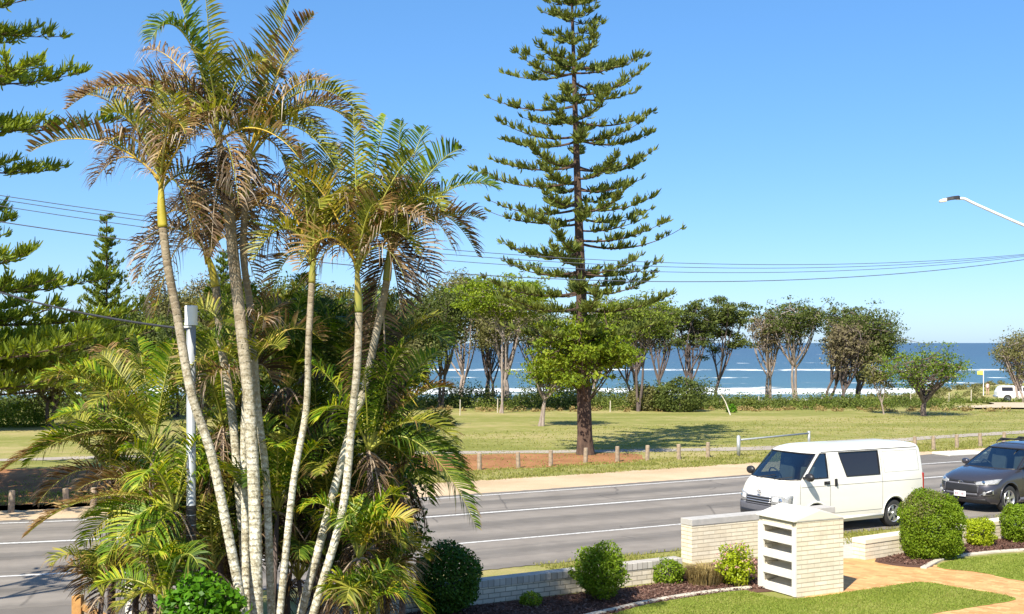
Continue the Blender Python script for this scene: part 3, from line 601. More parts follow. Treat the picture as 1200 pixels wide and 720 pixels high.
# ---------------------------------------------------------------- bollards, gate, posts
def bollard(p, h, label, rw=.085, grp='timber bollards along the park edge', seed=0):
    rs = random.Random(seed); b = MB()
    b.tube([(0, 0, -.05), (0, 0, h*.5), (0, 0, h-.015), (0, 0, h)], [rw, rw*.98, rw*.95, rw*.8], 10); b.tube([(rw*.2, 0, h-.001), (rw*.2, 0, h+.004)], [rw*.5, rw*.45], 8)
    o = b.build('bollard', M['timber'], loc=p); o.rotation_euler = (rs.uniform(-.05, .05), rs.uniform(-.05, .05), rs.uniform(0, 3)); return tag(o, label, 'bollard', grp)
BL = [(13, 601, 'stout timber bollard on the orange soil at the far left'), (78, 598, 'timber bollard behind the left palm frond tips'), (109, 597, 'timber bollard half hidden by the left fronds'),
      (562, 551, 'first weathered bollard right of the palm clump, on orange mulch'), (607.5, 549, 'second weathered bollard right of the palm clump'), (645.5, 546.5, 'bollard on mulch left of the pine trunk, third from the palms'),
      (686, 543.5, 'weathered bollard standing in front of the pine trunk'), (723.5, 541.5, 'first bollard right of the pine trunk'), (758.5, 540, 'bollard midway between pine trunk and white van'), (795.5, 538.5, 'pale bollard second left of the steel gate'),
      (829.5, 536, 'pale bollard next to the steel gate'), (1072, 528, 'bollard just behind the rear of the van roof'), (1094, 527.5, 'pale bollard between the van and the kerb island'), (1121.5, 525.5, 'bollard beside the white kerb island'),
      (1149, 523.5, 'bollard above the grey car bonnet'), (1176, 522, 'bollard hidden behind the grey car roof')]
for i, (x, y, l) in enumerate(BL): bollard(gr(x, y), .60, l, seed=i)
p1, p2 = gr(865.5, 535), gr(948, 527)
g = empty('barrier_gate', p1, 'galvanised steel single rail gate behind the white van', 'gate')
q = p2-p1; b = MB(); b.tube([(0, 0, 0), (0, 0, .80)], .075, 12); b.lathe([(.075, .80), (.06, .84), (.0, .86)], 12, 'z'); b.build('gate_post', M['galv'], g, smooth=True)
b = MB(); b.tube([q, q+Vector((0, 0, .80))], .06, 12); b.build('gate_post', M['galv'], g, smooth=True)
b = MB(); b.tube([Vector((0, 0, .66)), q+Vector((0, 0, .70))], .04, 10); b.build('gate_rail', M['galv'], g, smooth=True)
for i, (x, y, h, l) in enumerate([(539, 487, 1.0, 'pale thin stake at the dune edge right of the palms'), (583, 484, .95, 'thin stake in the scrub between the dune trees'), (715, 483, .75, 'short white stake right of the pine trunk'), (889, 477, .8, 'thin stake in scrub left of the leaning tree'), (963, 475, .7, 'thin stake in scrub above the van roof'), (1067, 472, .7, 'stake behind the low spreading tree'), (1112, 471, .7, 'stake between the low tree and sand track'), (1138, 470, .9, 'leaning stake left of the sand track')]):
    p = gr(x, y); b = MB(); b.tube([(0, 0, 0), (.02, 0, h)], .035, 6); tag(b.build('fence_stake', M['concl'], loc=p), l, 'fence stake', 'stakes along the dune edge')

# service pole, fence corner
pp = at(224, 402, 15.0); b = empty('service_pole', (pp.x, pp.y, 0), 'grey service pole with white cap standing among the palms', 'pole')
ztop = at(0, 358, 15).z
m_ = MB(); m_.tube([(0, 0, 0), (0, 0, 1.5), (0, 0, ztop-.24)], .058, 16); m_.build('pole_shaft', M['galv'], b, smooth=True)
m_ = MB(); m_.lathe([(0, ztop), (.073, ztop-.004), (.08, ztop-.02), (.078, ztop-.22), (.082, ztop-.225), (.082, ztop-.25), (.0, ztop-.25)], 20, 'z'); m_.box((-.06, -.06, ztop-.27), (.16, .03, .02)); m_.build('pole_cap', M['white_metal'], b, smooth=False)
for k in range(13):
    z0 = .95+k*.125; m_ = MB(); m_.tube([(0, 0, z0), (0, 0, z0+.112)], .064, 14); m_.build('guard_band', M['blackp'], b)
fe = gr(86, 740); f0 = at(95, 700, 18.8); f1 = at(140, 726, 17.6)
fr = empty('timber_fence', (f0.x, f0.y, 0), 'low brown timber fence at the bottom left corner', 'fence')
dv = Vector((f1.x-f0.x, f1.y-f0.y, 0)); m_ = MB(); m_.box((-.05, 0, (f0.z+.03)/2), (.15, .15, f0.z+.03)); bevel(m_.build('fence_post', M['timber_o'], fr), .01)
for k in range(9):
    t = (k+.5)/5.0; m_ = MB(); m_.box((dv.x*t+.04, dv.y*t, (f0.z-.06-(f0.z-f1.z)*t*.7)/2), (.17, .03, f0.z-.06-(f0.z-f1.z)*t*.7), math.atan2(dv.y, dv.x)); bevel(m_.build('paling', M['timber'], fr), .004)
m_ = MB(); m_.box((dv.x*.9, dv.y*.9+.03, f0.z*.75), (dv.length*1.9, .04, .10), math.atan2(dv.y, dv.x)); m_.build('fence_rail', M['timber_o'], fr)
wp = at(152, 660, 17.8); m_ = MB(); m_.box((0, 0, wp.z/2), (.105, .105, wp.z)); m_.box((0, 0, wp.z+.01), (.125, .125, .025)); tag(bevel(m_.build('white_post', M['white'], loc=(wp.x, wp.y, 0)), .008), 'slim white square post among the palm fronds', 'post')

# ---------------------------------------------------------------- wires, street lamp
def wire(name, P, sag, r, mat, label, group=None, n_=40):
    a, b = Vector(P[0]), Vector(P[1]); pts = []
    for i in range(n_+1):
        t = i/n_; p = a.lerp(b, t); p.z -= sag*4*t*(1-t); pts.append(p)
    m_ = MB(); m_.tube(pts, r, 5, cap=False); return tag(m_.build(name, mat), label, 'power line', group)
poleL, poleR = Vector((-19.3, 25.6, 0)), Vector((26.6, 49.5, 0))
dirw = (poleR-poleL).normalized(); perp = Vector((-dirw.y, dirw.x, 0))
for nm, pl, lb_ in (('power_pole', poleL, 'timber power pole beyond the left frame edge'), ('power_pole', poleR, 'timber power pole beyond the right frame edge')):
    o = empty(nm, pl, lb_, 'power pole', 'power poles'); m_ = MB(); m_.tube([(0, 0, 0), (0, 0, 9.7)], [.16, .11], 12); m_.build('pole_shaft', M['timber'], o)
    m_ = MB(); m_.box((0, 0, 9.0), (1.9, .1, .1), math.atan2(perp.y, perp.x)); m_.build('crossarm', M['timber'], o)
for k, (off, dz) in enumerate([(-.8, 0), (-.25, .02), (.35, -.02), (.85, -.35)]):
    wire('power_line', (poleL+perp*off+Vector((0, 0, 9.1+dz)), poleR+perp*off+Vector((0, 0, 9.0+dz*.2))), 1.95+.10*k, .010 if k < 3 else .014, M['grey_wire'],
         ['uppermost thin overhead wire across the sky', 'second overhead wire across the sky', 'third overhead wire across the sky', 'lowest and thickest overhead wire across the sky'][k], 'overhead wires along the road')
wire('service_cable', (at(-60, 322, 21), (pp.x-.05, pp.y, ztop-.30)), .12, .016, M['black_wire'], 'black service cable running to the grey pole')
lp = at(1330, 402, 39.5); so_ = empty('street_lamp', (lp.x, lp.y, 0), 'street lamp with white outreach arm at the right edge', 'street lamp')
m_ = MB(); m_.tube([(0, 0, 0), (0, 0, at(0, 322, 39.5).z)], [.12, .08], 12); m_.build('lamp_post', M['galv'], so_, smooth=True)
def rel(p): return Vector((p.x-lp.x, p.y-lp.y, p.z))
m_ = MB(); m_.tube(catmull([rel(at(1330, 318, 39.5)), rel(at(1260, 290, 39.3)), rel(at(1200, 264.5, 39)), rel(at(1160, 247, 39)), rel(at(1139, 237.5, 39)), rel(at(1130, 233.2, 39)), rel(at(1121, 233, 39))], 5), .045, 10); m_.build('lamp_arm', M['white_metal'], so_, smooth=True)
hd = rel(at(1121, 232.5, 39))
m_ = MB(); P = [(.10, .07, .0), (.04, .12, .02), (-.14, .13, .0), (-.34, .12, -.04)]
pts = []
for x_, w_, z_ in P: pts += [(x_, -w_, z_-.05), (x_, w_, z_-.05), (x_, w_*.7, z_+.06), (x_, -w_*.7, z_+.06)]
m_.add(np.array(pts)+np.array(hd), [(4*i+j, 4*i+(j+1) % 4, 4*i+4+(j+1) % 4, 4*i+4+j) for i in range(3) for j in range(4)]+[(0, 1, 2, 3), (15, 14, 13, 12)]); bevel(m_.build('lamp_housing', M['blackp'], so_, recalc=True), .012)
m_ = MB(); pts = []
for x_, w_, z0, z1 in [(-.342, .10, -.12, .0), (-.45, .10, -.13, -.02), (-.56, .07, -.14, -.06)]: pts += [(x_, -w_, z0), (x_, w_, z0), (x_, w_, z1), (x_, -w_, z1)]
m_.add(np.array(pts)+np.array(hd), [(4*i+j, 4*i+(j+1) % 4, 4*i+4+(j+1) % 4, 4*i+4+j) for i in range(2) for j in range(4)]+[(0, 1, 2, 3), (11, 10, 9, 8)]); bevel(m_.build('lamp_diffuser', M['cream'], so_, recalc=True), .02)

# ---------------------------------------------------------------- vehicles
def car(name, label, loc, yaw, spec, group=None):
    root = empty(name, loc, label, spec.get('cat', 'car'), group); root.rotation_euler[2] = yaw
    lv = spec['levels']; NF = 9; st = spec['stations']
    # one half loop per level: front centre -> corner -> side stations -> rear corner -> rear centre
    def loop(L):
        z, xf, xr, w_, rc, rr_, p, zc = L; out = []
        for i in range(NF):
            t = i/(NF-1)*math.pi/2
            out.append((xf-rc*(1-max(0, math.cos(t))**p), w_*math.sin(t)**p, z+zc*(math.cos(t)**1.0)))
        x0 = xf-rc; x1 = xr+rr_
        xsid = [s(z) if callable(s) else s for s in st]; prev = x0
        for xx in xsid:
            xx = min(xx, prev-.015); xx = max(xx, x1+.02); out.append((xx, w_, z)); prev = xx
        for i in range(6):
            t = i/5*math.pi/2
            out.append((x1-rr_*math.sin(t)**p, w_*math.cos(t)**p if i < 5 else 0, z))
        return out
    rows = [loop(L) for L in lv]; n_ = len(rows[0])
    full = [r + [(x, -y, z) for x, y, z in r[-2:0:-1]] for r in rows]; m_n = len(full[0])
    V = [p for r in full for p in r]
    wins = spec['windows']      # name -> (k0,k1,m0,m1,mat,side)
    F, MI, own = [], [], {}
    names = list(wins)
    for k in range(len(full)-1):
        for m in range(m_n):
            m2 = (m+1) % m_n; a_, b2 = k*m_n+m, k*m_n+m2; F.append((a_, b2, b2+m_n, a_+m_n))
            half = m if m < n_-1 else m_n-1-m; mi = 0; left = m < n_-1
            for wi, nm in enumerate(names):
                k0, k1, m0, m1, mt, side = wins[nm]
                if k0 <= k < k1 and m0 <= half < m1 and (side == 0 or (side > 0) == left): mi = 2+wi
            MI.append(mi)
    def cap(k, flip):
        base = k*m_n
        for i in range(n_-1):
            a_, b2 = base+i, base+i+1; c, d_ = base+(m_n-i-1) % m_n, base+(m_n-i) % m_n
            q = [a_, b2, c, d_]; q = list(dict.fromkeys(q))
            if len(q) > 2: F.append(tuple(q if flip else q[::-1])); MI.append(0)
    cap(0, False); cap(len(full)-1, True)
    me = bpy.data.meshes.new('body'); me.from_pydata(V, [], F)
    mats = [spec['paint'], M['inner']]+[M[wins[nm][4]] for nm in names]
    for m in mats: me.materials.append(m)
    me.polygons.foreach_set('material_index', MI); me.update()
    bm = bmesh.new(); bm.from_mesh(me); bmesh.ops.recalc_face_normals(bm, faces=bm.faces); bm.to_mesh(me); bm.free()
    body = bpy.data.objects.new('body', me); C.objects.link(body)
    # wheel arches
    cut = MB(); ar = spec['arch_r']
    for x in spec['axles']:
        for s in (1, -1):
            yy = [s*(spec['w']-.30), s*(spec['w']+.2)]
            th_ = np.linspace(0, 2*math.pi, 28, endpoint=False)
            VV = [(x+ar*math.cos(t), y_, spec['wheel_r']+.02+ar*math.sin(t)) for y_ in yy for t in th_]
            cut.add(VV, [(i, (i+1) % 28, 28+(i+1) % 28, 28+i) for i in range(28)]+[tuple(range(28)), tuple(28+i for i in range(27, -1, -1))], mi=1)
    co = cut.build('cutter', [spec['paint'], M['inner']], recalc=True)
    bo = body.modifiers.new('b', 'BOOLEAN'); bo.operation = 'DIFFERENCE'; bo.object = co; bo.solver = 'EXACT'
    dg = bpy.context.evaluated_depsgraph_get(); me2 = bpy.data.meshes.new_from_object(body.evaluated_get(dg))
    body.modifiers.clear(); body.data = me2; bpy.data.objects.remove(co)
    bm = bmesh.new(); bm.from_mesh(me2)
    # inner shell
    inn = bm.copy(); bmesh.ops.delete(inn, geom=[f for f in inn.faces if f.material_index >= 2 or f.material_index == 1], context='FACES')
    for v in inn.verts: v.co = Vector((v.co.x*.98, v.co.y*.955, 1+(v.co.z-1)*.965))
    for f in inn.faces: f.material_index = 1; f.smooth = True
    mi_ = bpy.data.meshes.new('cabin_lining'); inn.to_mesh(mi_); inn.free()
    for m in mats[:2]: mi_.materials.append(m)
    io = bpy.data.objects.new('cabin_lining', mi_); C.objects.link(io); io.parent = root
    for wi, nm in enumerate(names):
        for sd in ((1, -1) if wins[nm][5] == 0 and wins[nm][2] > 0 else (0,)):
            g_ = bm.copy(); bmesh.ops.delete(g_, geom=[f for f in g_.faces if f.material_index != 2+wi or (sd and f.calc_center_median().y*sd < 0)], context='FACES')
            if not len(g_.faces): g_.free(); continue
            # rubber seal along the boundary
            be = [e_ for e_ in g_.edges if e_.is_boundary]; adj = {}
            for e_ in be:
                for v in e_.verts: adj.setdefault(v.index, []).append(e_.other_vert(v).index)
            g_.verts.ensure_lookup_table(); s0 = be[0].verts[0].index
            g_.verts.index_update()
            adj = {}
            for e_ in be:
                for v in e_.verts: adj.setdefault(v, []).append(e_.other_vert(v))
            cur = be[0].verts[0]; prev = None; lp_ = [cur.co.copy()]
            for _ in range(400):
                nx_ = [v for v in adj[cur] if v is not prev]; 
                if not nx_: break
                prev, cur = cur, nx_[0]; lp_.append(cur.co.copy())
                if cur is be[0].verts[0]: break
            t_ = MB(); t_.tube(lp_, .016, 5, cap=False); 
            for v in g_.verts: v.co += v.normal*-.008
            for f in g_.faces: f.material_index = 0; f.smooth = True
            gm = bpy.data.meshes.new(nm); g_.to_mesh(gm); g_.free(); gm.materials.append(M[wins[nm][4]])
            go = bpy.data.objects.new(nm, gm); C.objects.link(go); go.parent = root
            t_.build('window_seal', M['blackp'], go)
    bmesh.ops.delete(bm, geom=[f for f in bm.faces if f.material_index >= 2], context='FACES')
    for f in bm.faces: f.smooth = f.material_index == 0
    bm.to_mesh(me2); bm.free(); body.name = 'body'; body.parent = root
    try: me2.set_sharp_from_angle(angle=R(38))
    except Exception: pass
    # wheels
    wr = spec['wheel_r']; tw = .20
    for x in spec['axles']:
        for s in (1, -1):
            y_ = s*(spec['w']-.035)
            b = MB(); b.lathe([(wr*.62, -tw/2*s*0-.0), (wr*.66, 0), (wr*.93, .0), (wr*.985, -.03*s), (wr, -.06*s), (wr, -tw*s+.05*s), (wr*.95, -tw*s), (wr*.6, -tw*s)], 36, 'y')
            wh = b.build('wheel', M['rubber'], root, smooth=True, loc=(x, y_, wr)); wh.name = 'wheel'
            b = MB(); b.lathe([(wr*.64, .0), (wr*.62, .012*s), (wr*.57, -.01*s), (wr*.54, -.05*s), (wr*.54, -.14*s)], 36, 'y'); b.lathe([(0.0, .0), (wr*.13, .0), (wr*.17, -.02*s), (wr*.17, -.06*s)], 16, 'y')
            ns = spec.get('spokes', 6)
            for j in range(ns):
                t = j*2*math.pi/ns+.3; c_, s_ = math.cos(t), math.sin(t); pr = Vector((-s_, 0, c_))
                pts = []
                for r_, h_, w_ in ((wr*.12, -.01*s, .035), (wr*.35, -.008*s, .028), (wr*.57, -.012*s, .045)):
                    for dd, yy in ((-w_, h_), (w_, h_), (w_*.8, h_-.03*s), (-w_*.8, h_-.03*s)): pts.append((c_*r_+pr.x*dd, yy, s_*r_+pr.z*dd))
                b.add(pts, [(4*i+k, 4*i+(k+1) % 4, 4*i+4+(k+1) % 4, 4*i+4+k) for i in range(2) for k in range(4)])
            b.build('rim', M['alloy'], wh)
            b = MB(); b.lathe([(0, -.10*s), (wr*.56, -.10*s)], 24, 'y'); b.build('brake_disc', M['dgrey'], wh)
    return root, loop
def oval(b, c, rx, rz, r, n=20, ax='x', tiltx=0):
    P = [(c[0]-tiltx*rz*math.sin(t), c[1]+rx*math.cos(t), c[2]+rz*math.sin(t)) for t in np.linspace(0, 2*math.pi, n+1)]; b.tube(P, r, 5, cap=False)
def patch(root, name, mat, pts, smooth=True, th_=.012, parent=None):
    # pts: rows of equal length of 3D points, built as a thin shell pushed outward from the body centre
    V = [p for r in pts for p in r]; nc = len(pts[0]); nr = len(pts)
    F = [(i*nc+j, i*nc+j+1, (i+1)*nc+j+1, (i+1)*nc+j) for i in range(nr-1) for j in range(nc-1)]
    b = MB(); b.add(V, F); o = b.build(name, mat, parent or root, smooth=smooth, recalc=True)
    s = o.modifiers.new('s', 'SOLIDIFY'); s.thickness = th_; s.offset = 0; return o
def front_pt(L, y, out=.0):
    # point on the nose at half width y for an interpolated level
    z, xf, xr, w_, rc, rr_, p, zc = L; q = min(1, abs(y)/w_); sn = q**(1/p); cs = math.sqrt(max(0, 1-sn*sn))
    x = xf-rc*(1-cs**p); return (x+out, y*(1+out*.5), z+zc*cs)
def lvl(spec, z):
    Ls = spec['levels']
    for a_, b2 in zip(Ls, Ls[1:]):
        if a_[0] <= z <= b2[0]:
            t = (z-a_[0])/(b2[0]-a_[0]); return tuple(u+(v-u)*t for u, v in zip(a_, b2))
    return Ls[-1]
def nose(spec, y0, y1, z0a, z1a, z0b, z1b, ny=8, nz=4, out=.012):
    rows = []
    for j in range(nz+1):
        r = []
        for i in range(ny+1):
            t = i/ny; y = y0+(y1-y0)*t; z = (z0a+(z0b-z0a)*t)*(1-j/nz)+(z1a+(z1b-z1a)*t)*(j/nz)
            p = front_pt(lvl(spec, z), y); v = Vector((p[0], p[1], 0)); q = Vector((1, y/spec['w']*1.0, 0)).normalized()*out
            r.append((p[0]+q.x, p[1]+q.y, z))
        rows.append(r)
    return rows
def side_pt(spec, x, z, s, out=.0):
    L = lvl(spec, z); return (x, s*(L[3]+out), z)

W = .847
def lerpz(a, za, b, zb): return lambda z: a+(b-a)*min(1, max(0, (z-za)/(zb-za)))
van = dict(cat='van', paint=M['van_paint'], w=W, arch_r=.37, wheel_r=.325, axles=(1.30, -1.27), spokes=6,
  levels=[  # z, xf, xr, w, front corner, rear corner, power, crown
   (.24, 2.20, -2.24, .79, .42, .12, .62, 0), (.30, 2.27, -2.30, .825, .42, .12, .62, 0), (.44, 2.32, -2.325, .843, .42, .12, .62, 0), (.60, 2.325, -2.33, .847, .42, .12, .62, 0),
   (.74, 2.30, -2.335, .847, .42, .12, .62, 0), (.92, 2.27, -2.335, .847, .42, .12, .62, 0), (1.06, 2.20, -2.335, .845, .42, .12, .62, 0), (1.16, 2.11, -2.33, .838, .40, .12, .62, 0), (1.21, 2.05, -2.33, .833, .38, .12, .62, -.02),
   (1.27, 1.985, -2.33, .826, .36, .12, .60, -.03), (1.45, 1.79, -2.32, .80, .33, .12, .60, -.02), (1.65, 1.57, -2.31, .765, .30, .12, .60, 0), (1.81, 1.39, -2.29, .735, .28, .12, .60, 0), (1.85, 1.32, -2.28, .725, .28, .14, .60, 0),
   (1.90, 1.20, -2.25, .695, .28, .16, .60, 0), (1.94, 1.02, -2.17, .62, .26, .2, .6, 0), (1.965, .80, -2.0, .50, .25, .25, .6, 0), (1.98, .4, -1.7, .3, .2, .2, .6, 0)],
  stations=[lerpz(1.72, 1.27, 1.08, 1.81), .90, .79, .68, lerpz(.30, 1.27, .50, 1.81), -.25, -.79, -1.4],
  windows={'windscreen': (9, 12, 0, 7, 'glass', 0), 'side_window': (9, 12, 9, 10, 'glass', 0), 'rear_side_window': (9, 12, 13, 15, 'dglass', 0)})
vloc = Vector((8.0, 29.95, 0)); vyaw = R(209)
vr, _ = car('parked_van', 'white panel van parked half on the grass verge behind the letterbox', vloc, vyaw, van)
def seams(root, spec, segs, r=.006):
    for P in segs:
        b = MB(); b.tube(P, r, 5, cap=False); b.build('panel_seam', M['blackp'], root)
for s in (1, -1):
    zz = [.34, .44, .6, .74, .92, 1.06, 1.16, 1.27, 1.45, 1.65, 1.81]
    seams(vr, van, [[side_pt(van, .845, z, s) for z in zz], [side_pt(van, -.86, z, s) for z in zz],
        [side_pt(van, x, 1.09, s) for x in (1.75, 1.2, .6, 0, -.6, -1.2, -2.18)], [side_pt(van, x, .46, s) for x in (.86, .3, -.3, -.84)]], .0045)
    seams(vr, van, [[side_pt(van, x, 1.845, s, .002) for x in (1.05, .5, 0, -.8, -1.6, -2.12)]], .009)
    seams(vr, van, [[side_pt(van, 1.78, z, s) for z in (.72, .92, 1.06, 1.2)]], .0045)
    zr_ = [1.30, 1.45, 1.65, 1.78]
    seams(vr, van, [[side_pt(van, -.95, z, s) for z in zr_]+[side_pt(van, x, 1.78, s) for x in (-1.2, -1.8, -2.12)]+[side_pt(van, -2.12, z, s) for z in zr_[::-1]]+[side_pt(van, x, 1.30, s) for x in (-1.8, -1.2, -.95)]], .0035)
    b = MB(); b.tube([side_pt(van, .99, 1.155, s, .03), side_pt(van, .90, 1.155, s, .03)], .022, 8); b.box(side_pt(van, .95, 1.155, s, .006), (.17, .014, .075)); b.build('door_handle', M['blackp'], vr)
    b = MB(); b.tube([side_pt(van, .66, 1.08, s, .03), side_pt(van, .66, 1.20, s, .03)], .020, 8); b.box(side_pt(van, .66, 1.15, s, .006), (.075, .014, .17)); b.build('door_handle', M['blackp'], vr)
    # wing mirror
    mx = Vector(side_pt(van, 1.66, 1.30, s, .0)); b = MB()
    b.tube([mx, mx+Vector((0, s*.10, .0))], .03, 8)
    mo = b.build('wing_mirror', M['blackp'], vr)
    b = MB(); b.lathe([(0, .07), (.05, .065), (.085, .03), (.09, -.02), (.08, -.035), (0, -.035)], 16, 'x'); V_ = b.v[0]; V_[:, 1] *= 1.55; V_[:, 2] *= 1.05; b.v[0] = V_+np.array(mx)+np.array((0, s*.20, .03)); h = b.build('mirror_housing', M['blackp'], mo, smooth=True)
    b = MB(); b.lathe([(0, -.037), (.075, -.037)], 16, 'x'); V_ = b.v[0]; V_[:, 1] *= 1.5; b.v[0] = V_+np.array(mx)+np.array((0, s*.20, .03)); b.build('mirror_glass', M['chrome'], mo)
    # arch lip, sill, rear lamp, headlight
    for ax_ in van['axles']:
        b = MB(); b.tube([(ax_+.40*math.cos(t), s*(W+.0), .345+.40*math.sin(t)) for t in np.linspace(-.15, math.pi+.15, 18)], .022, 6); b.build('arch_lip', M['van_paint'], vr, smooth=True)
    b = MB(); b.tube([side_pt(van, .86, .33, s, .008), side_pt(van, -.85, .33, s, .008)], .035, 8); b.build('sill', M['van_paint'], vr, smooth=True)
    b = MB(); b.box((-2.265, s*.79, 1.02), (.08, .09, .42)); bevel(b.build('tail_lamp', M['red'], vr), .02)
    ho = patch(vr, 'headlight', M['lens'], nose(van, s*.40, s*.838, .72, .90, .70, .93, 10, 4, .016))
    patch(vr, 'indicator', M['sign'], nose(van, s*.46, s*.60, .765, .86, .765, .87, 4, 3, .030), parent=ho)
    b = MB(); b.lathe([(0, .01), (.05, .0), (.06, -.02)], 14, 'x'); b.v[0] = b.v[0]+np.array(nose(van, s*.64, s*.66, .80, .85, .80, .85, 1, 1, .03)[0][0]); b.build('lamp_reflector', M['chrome'], ho)
    b = MB(); b.box((1.35, s*.36, .95), (.5, .48, .14)); b.box((1.10, s*.36, 1.22), (.12, .46, .55), tilt=Matrix.Rotation(R(-10), 4, 'Y')); b.box((1.07, s*.36, 1.58), (.09, .24, .17)); bevel(b.build('front_seat', M['seat'], vr), .04, 3)
patch(vr, 'bumper', M['dgrey'], nose(van, -.842, .842, .27, .69, .27, .69, 28, 8, .022))
patch(vr, 'lower_grille', M['blackp'], nose(van, -.62, .62, .36, .54, .36, .54, 20, 3, .034))
gr_ = patch(vr, 'grille', M['blackp'], nose(van, -.42, .42, .68, .86, .68, .86, 16, 5, .018))
for zc in (.69, .745, .80, .855): patch(vr, 'grille_bar', M['alloy'] if zc > .7 else M['dgrey'], nose(van, -.41, .41, zc-.012, zc+.012, zc-.012, zc+.012, 14, 1, .034), th_=.02, parent=gr_)
b = MB(); p = nose(van, 0, .01, .93, .93, .93, .93, 1, 1, .03)[0][0]
oval(b, (p[0], 0, .94), .085, .055, .008); oval(b, (p[0], 0, .94), .025, .052, .007); oval(b, (p[0], 0, .962), .055, .02, .007); b.build('emblem', M['chrome'], vr)
for s in (-.35, .25):
    b = MB(); b.tube([(2.06, s, 1.24), (1.99, s+.25, 1.285), (1.93, s+.50, 1.33)], .011, 5); b.build('wiper', M['blackp'], vr)
b = MB(); b.box((1.72, 0, 1.13), (.42, 1.45, .18)); bevel(b.build('dashboard', M['inner'], vr), .05, 3)
b = MB(); T = [Vector((1.46, -.36, 1.26))+Vector((.09*math.sin(t)*1.0, .19*math.cos(t), .165*math.sin(t))) for t in np.linspace(0, 6.283, 22)]
b.tube(T, .016, 6, cap=False); b.tube([T[0], T[11]], .012, 5); b.tube([Vector((1.46, -.36, 1.26)), Vector((1.66, -.36, 1.1))], .025, 6); b.build('steering_wheel', M['blackp'], vr)
b = MB(); b.box((-.05, 0, 1.2), (.03, 1.40, 1.1)); b.build('bulkhead', M['inner'], vr)
vr.scale = (1.02, 1.03, 1.065)

W2 = .905
suv = dict(cat='car', paint=M['suv_paint'], w=W2, arch_r=.385, wheel_r=.345, axles=(1.32, -1.32), spokes=5,
  levels=[(.22, 2.02, -2.05, .80, .55, .2, .72, 0), (.30, 2.15, -2.12, .86, .55, .2, .72, 0), (.42, 2.19, -2.16, .895, .58, .2, .72, 0), (.56, 2.20, -2.17, .905, .60, .2, .72, 0), (.70, 2.18, -2.17, .905, .62, .2, .72, 0),
   (.79, 2.12, -2.15, .905, .66, .2, .74, .0), (.86, 2.02, -2.13, .90, .68, .2, .76, .01), (.93, 1.80, -2.1, .885, .62, .2, .78, .025), (.99, 1.45, -2.08, .865, .42, .2, .78, .035), (1.03, 1.20, -2.06, .845, .28, .2, .74, .02),
   (1.06, 1.10, -2.05, .83, .25, .2, .7, 0), (1.20, .86, -2.0, .775, .24, .2, .66, 0), (1.38, .54, -1.92, .70, .23, .2, .66, 0), (1.52, .27, -1.82, .635, .22, .2, .66, 0), (1.57, .13, -1.76, .60, .22, .2, .66, 0),
   (1.62, -.12, -1.66, .52, .2, .25, .66, 0), (1.645, -.4, -1.5, .38, .2, .25, .66, 0), (1.655, -.6, -1.3, .2, .15, .2, .66, 0)],
  stations=[lerpz(.98, 1.06, .14, 1.52), -.02, -.14, -.75, -.85, -1.0, lerpz(-1.6, 1.06, -1.35, 1.52), -1.75],
  windows={'windscreen': (10, 13, 0, 7, 'glass', 0), 'side_window': (10, 13, 9, 10, 'glass', 0), 'rear_side_window': (10, 13, 11, 14, 'dglass', 0)})
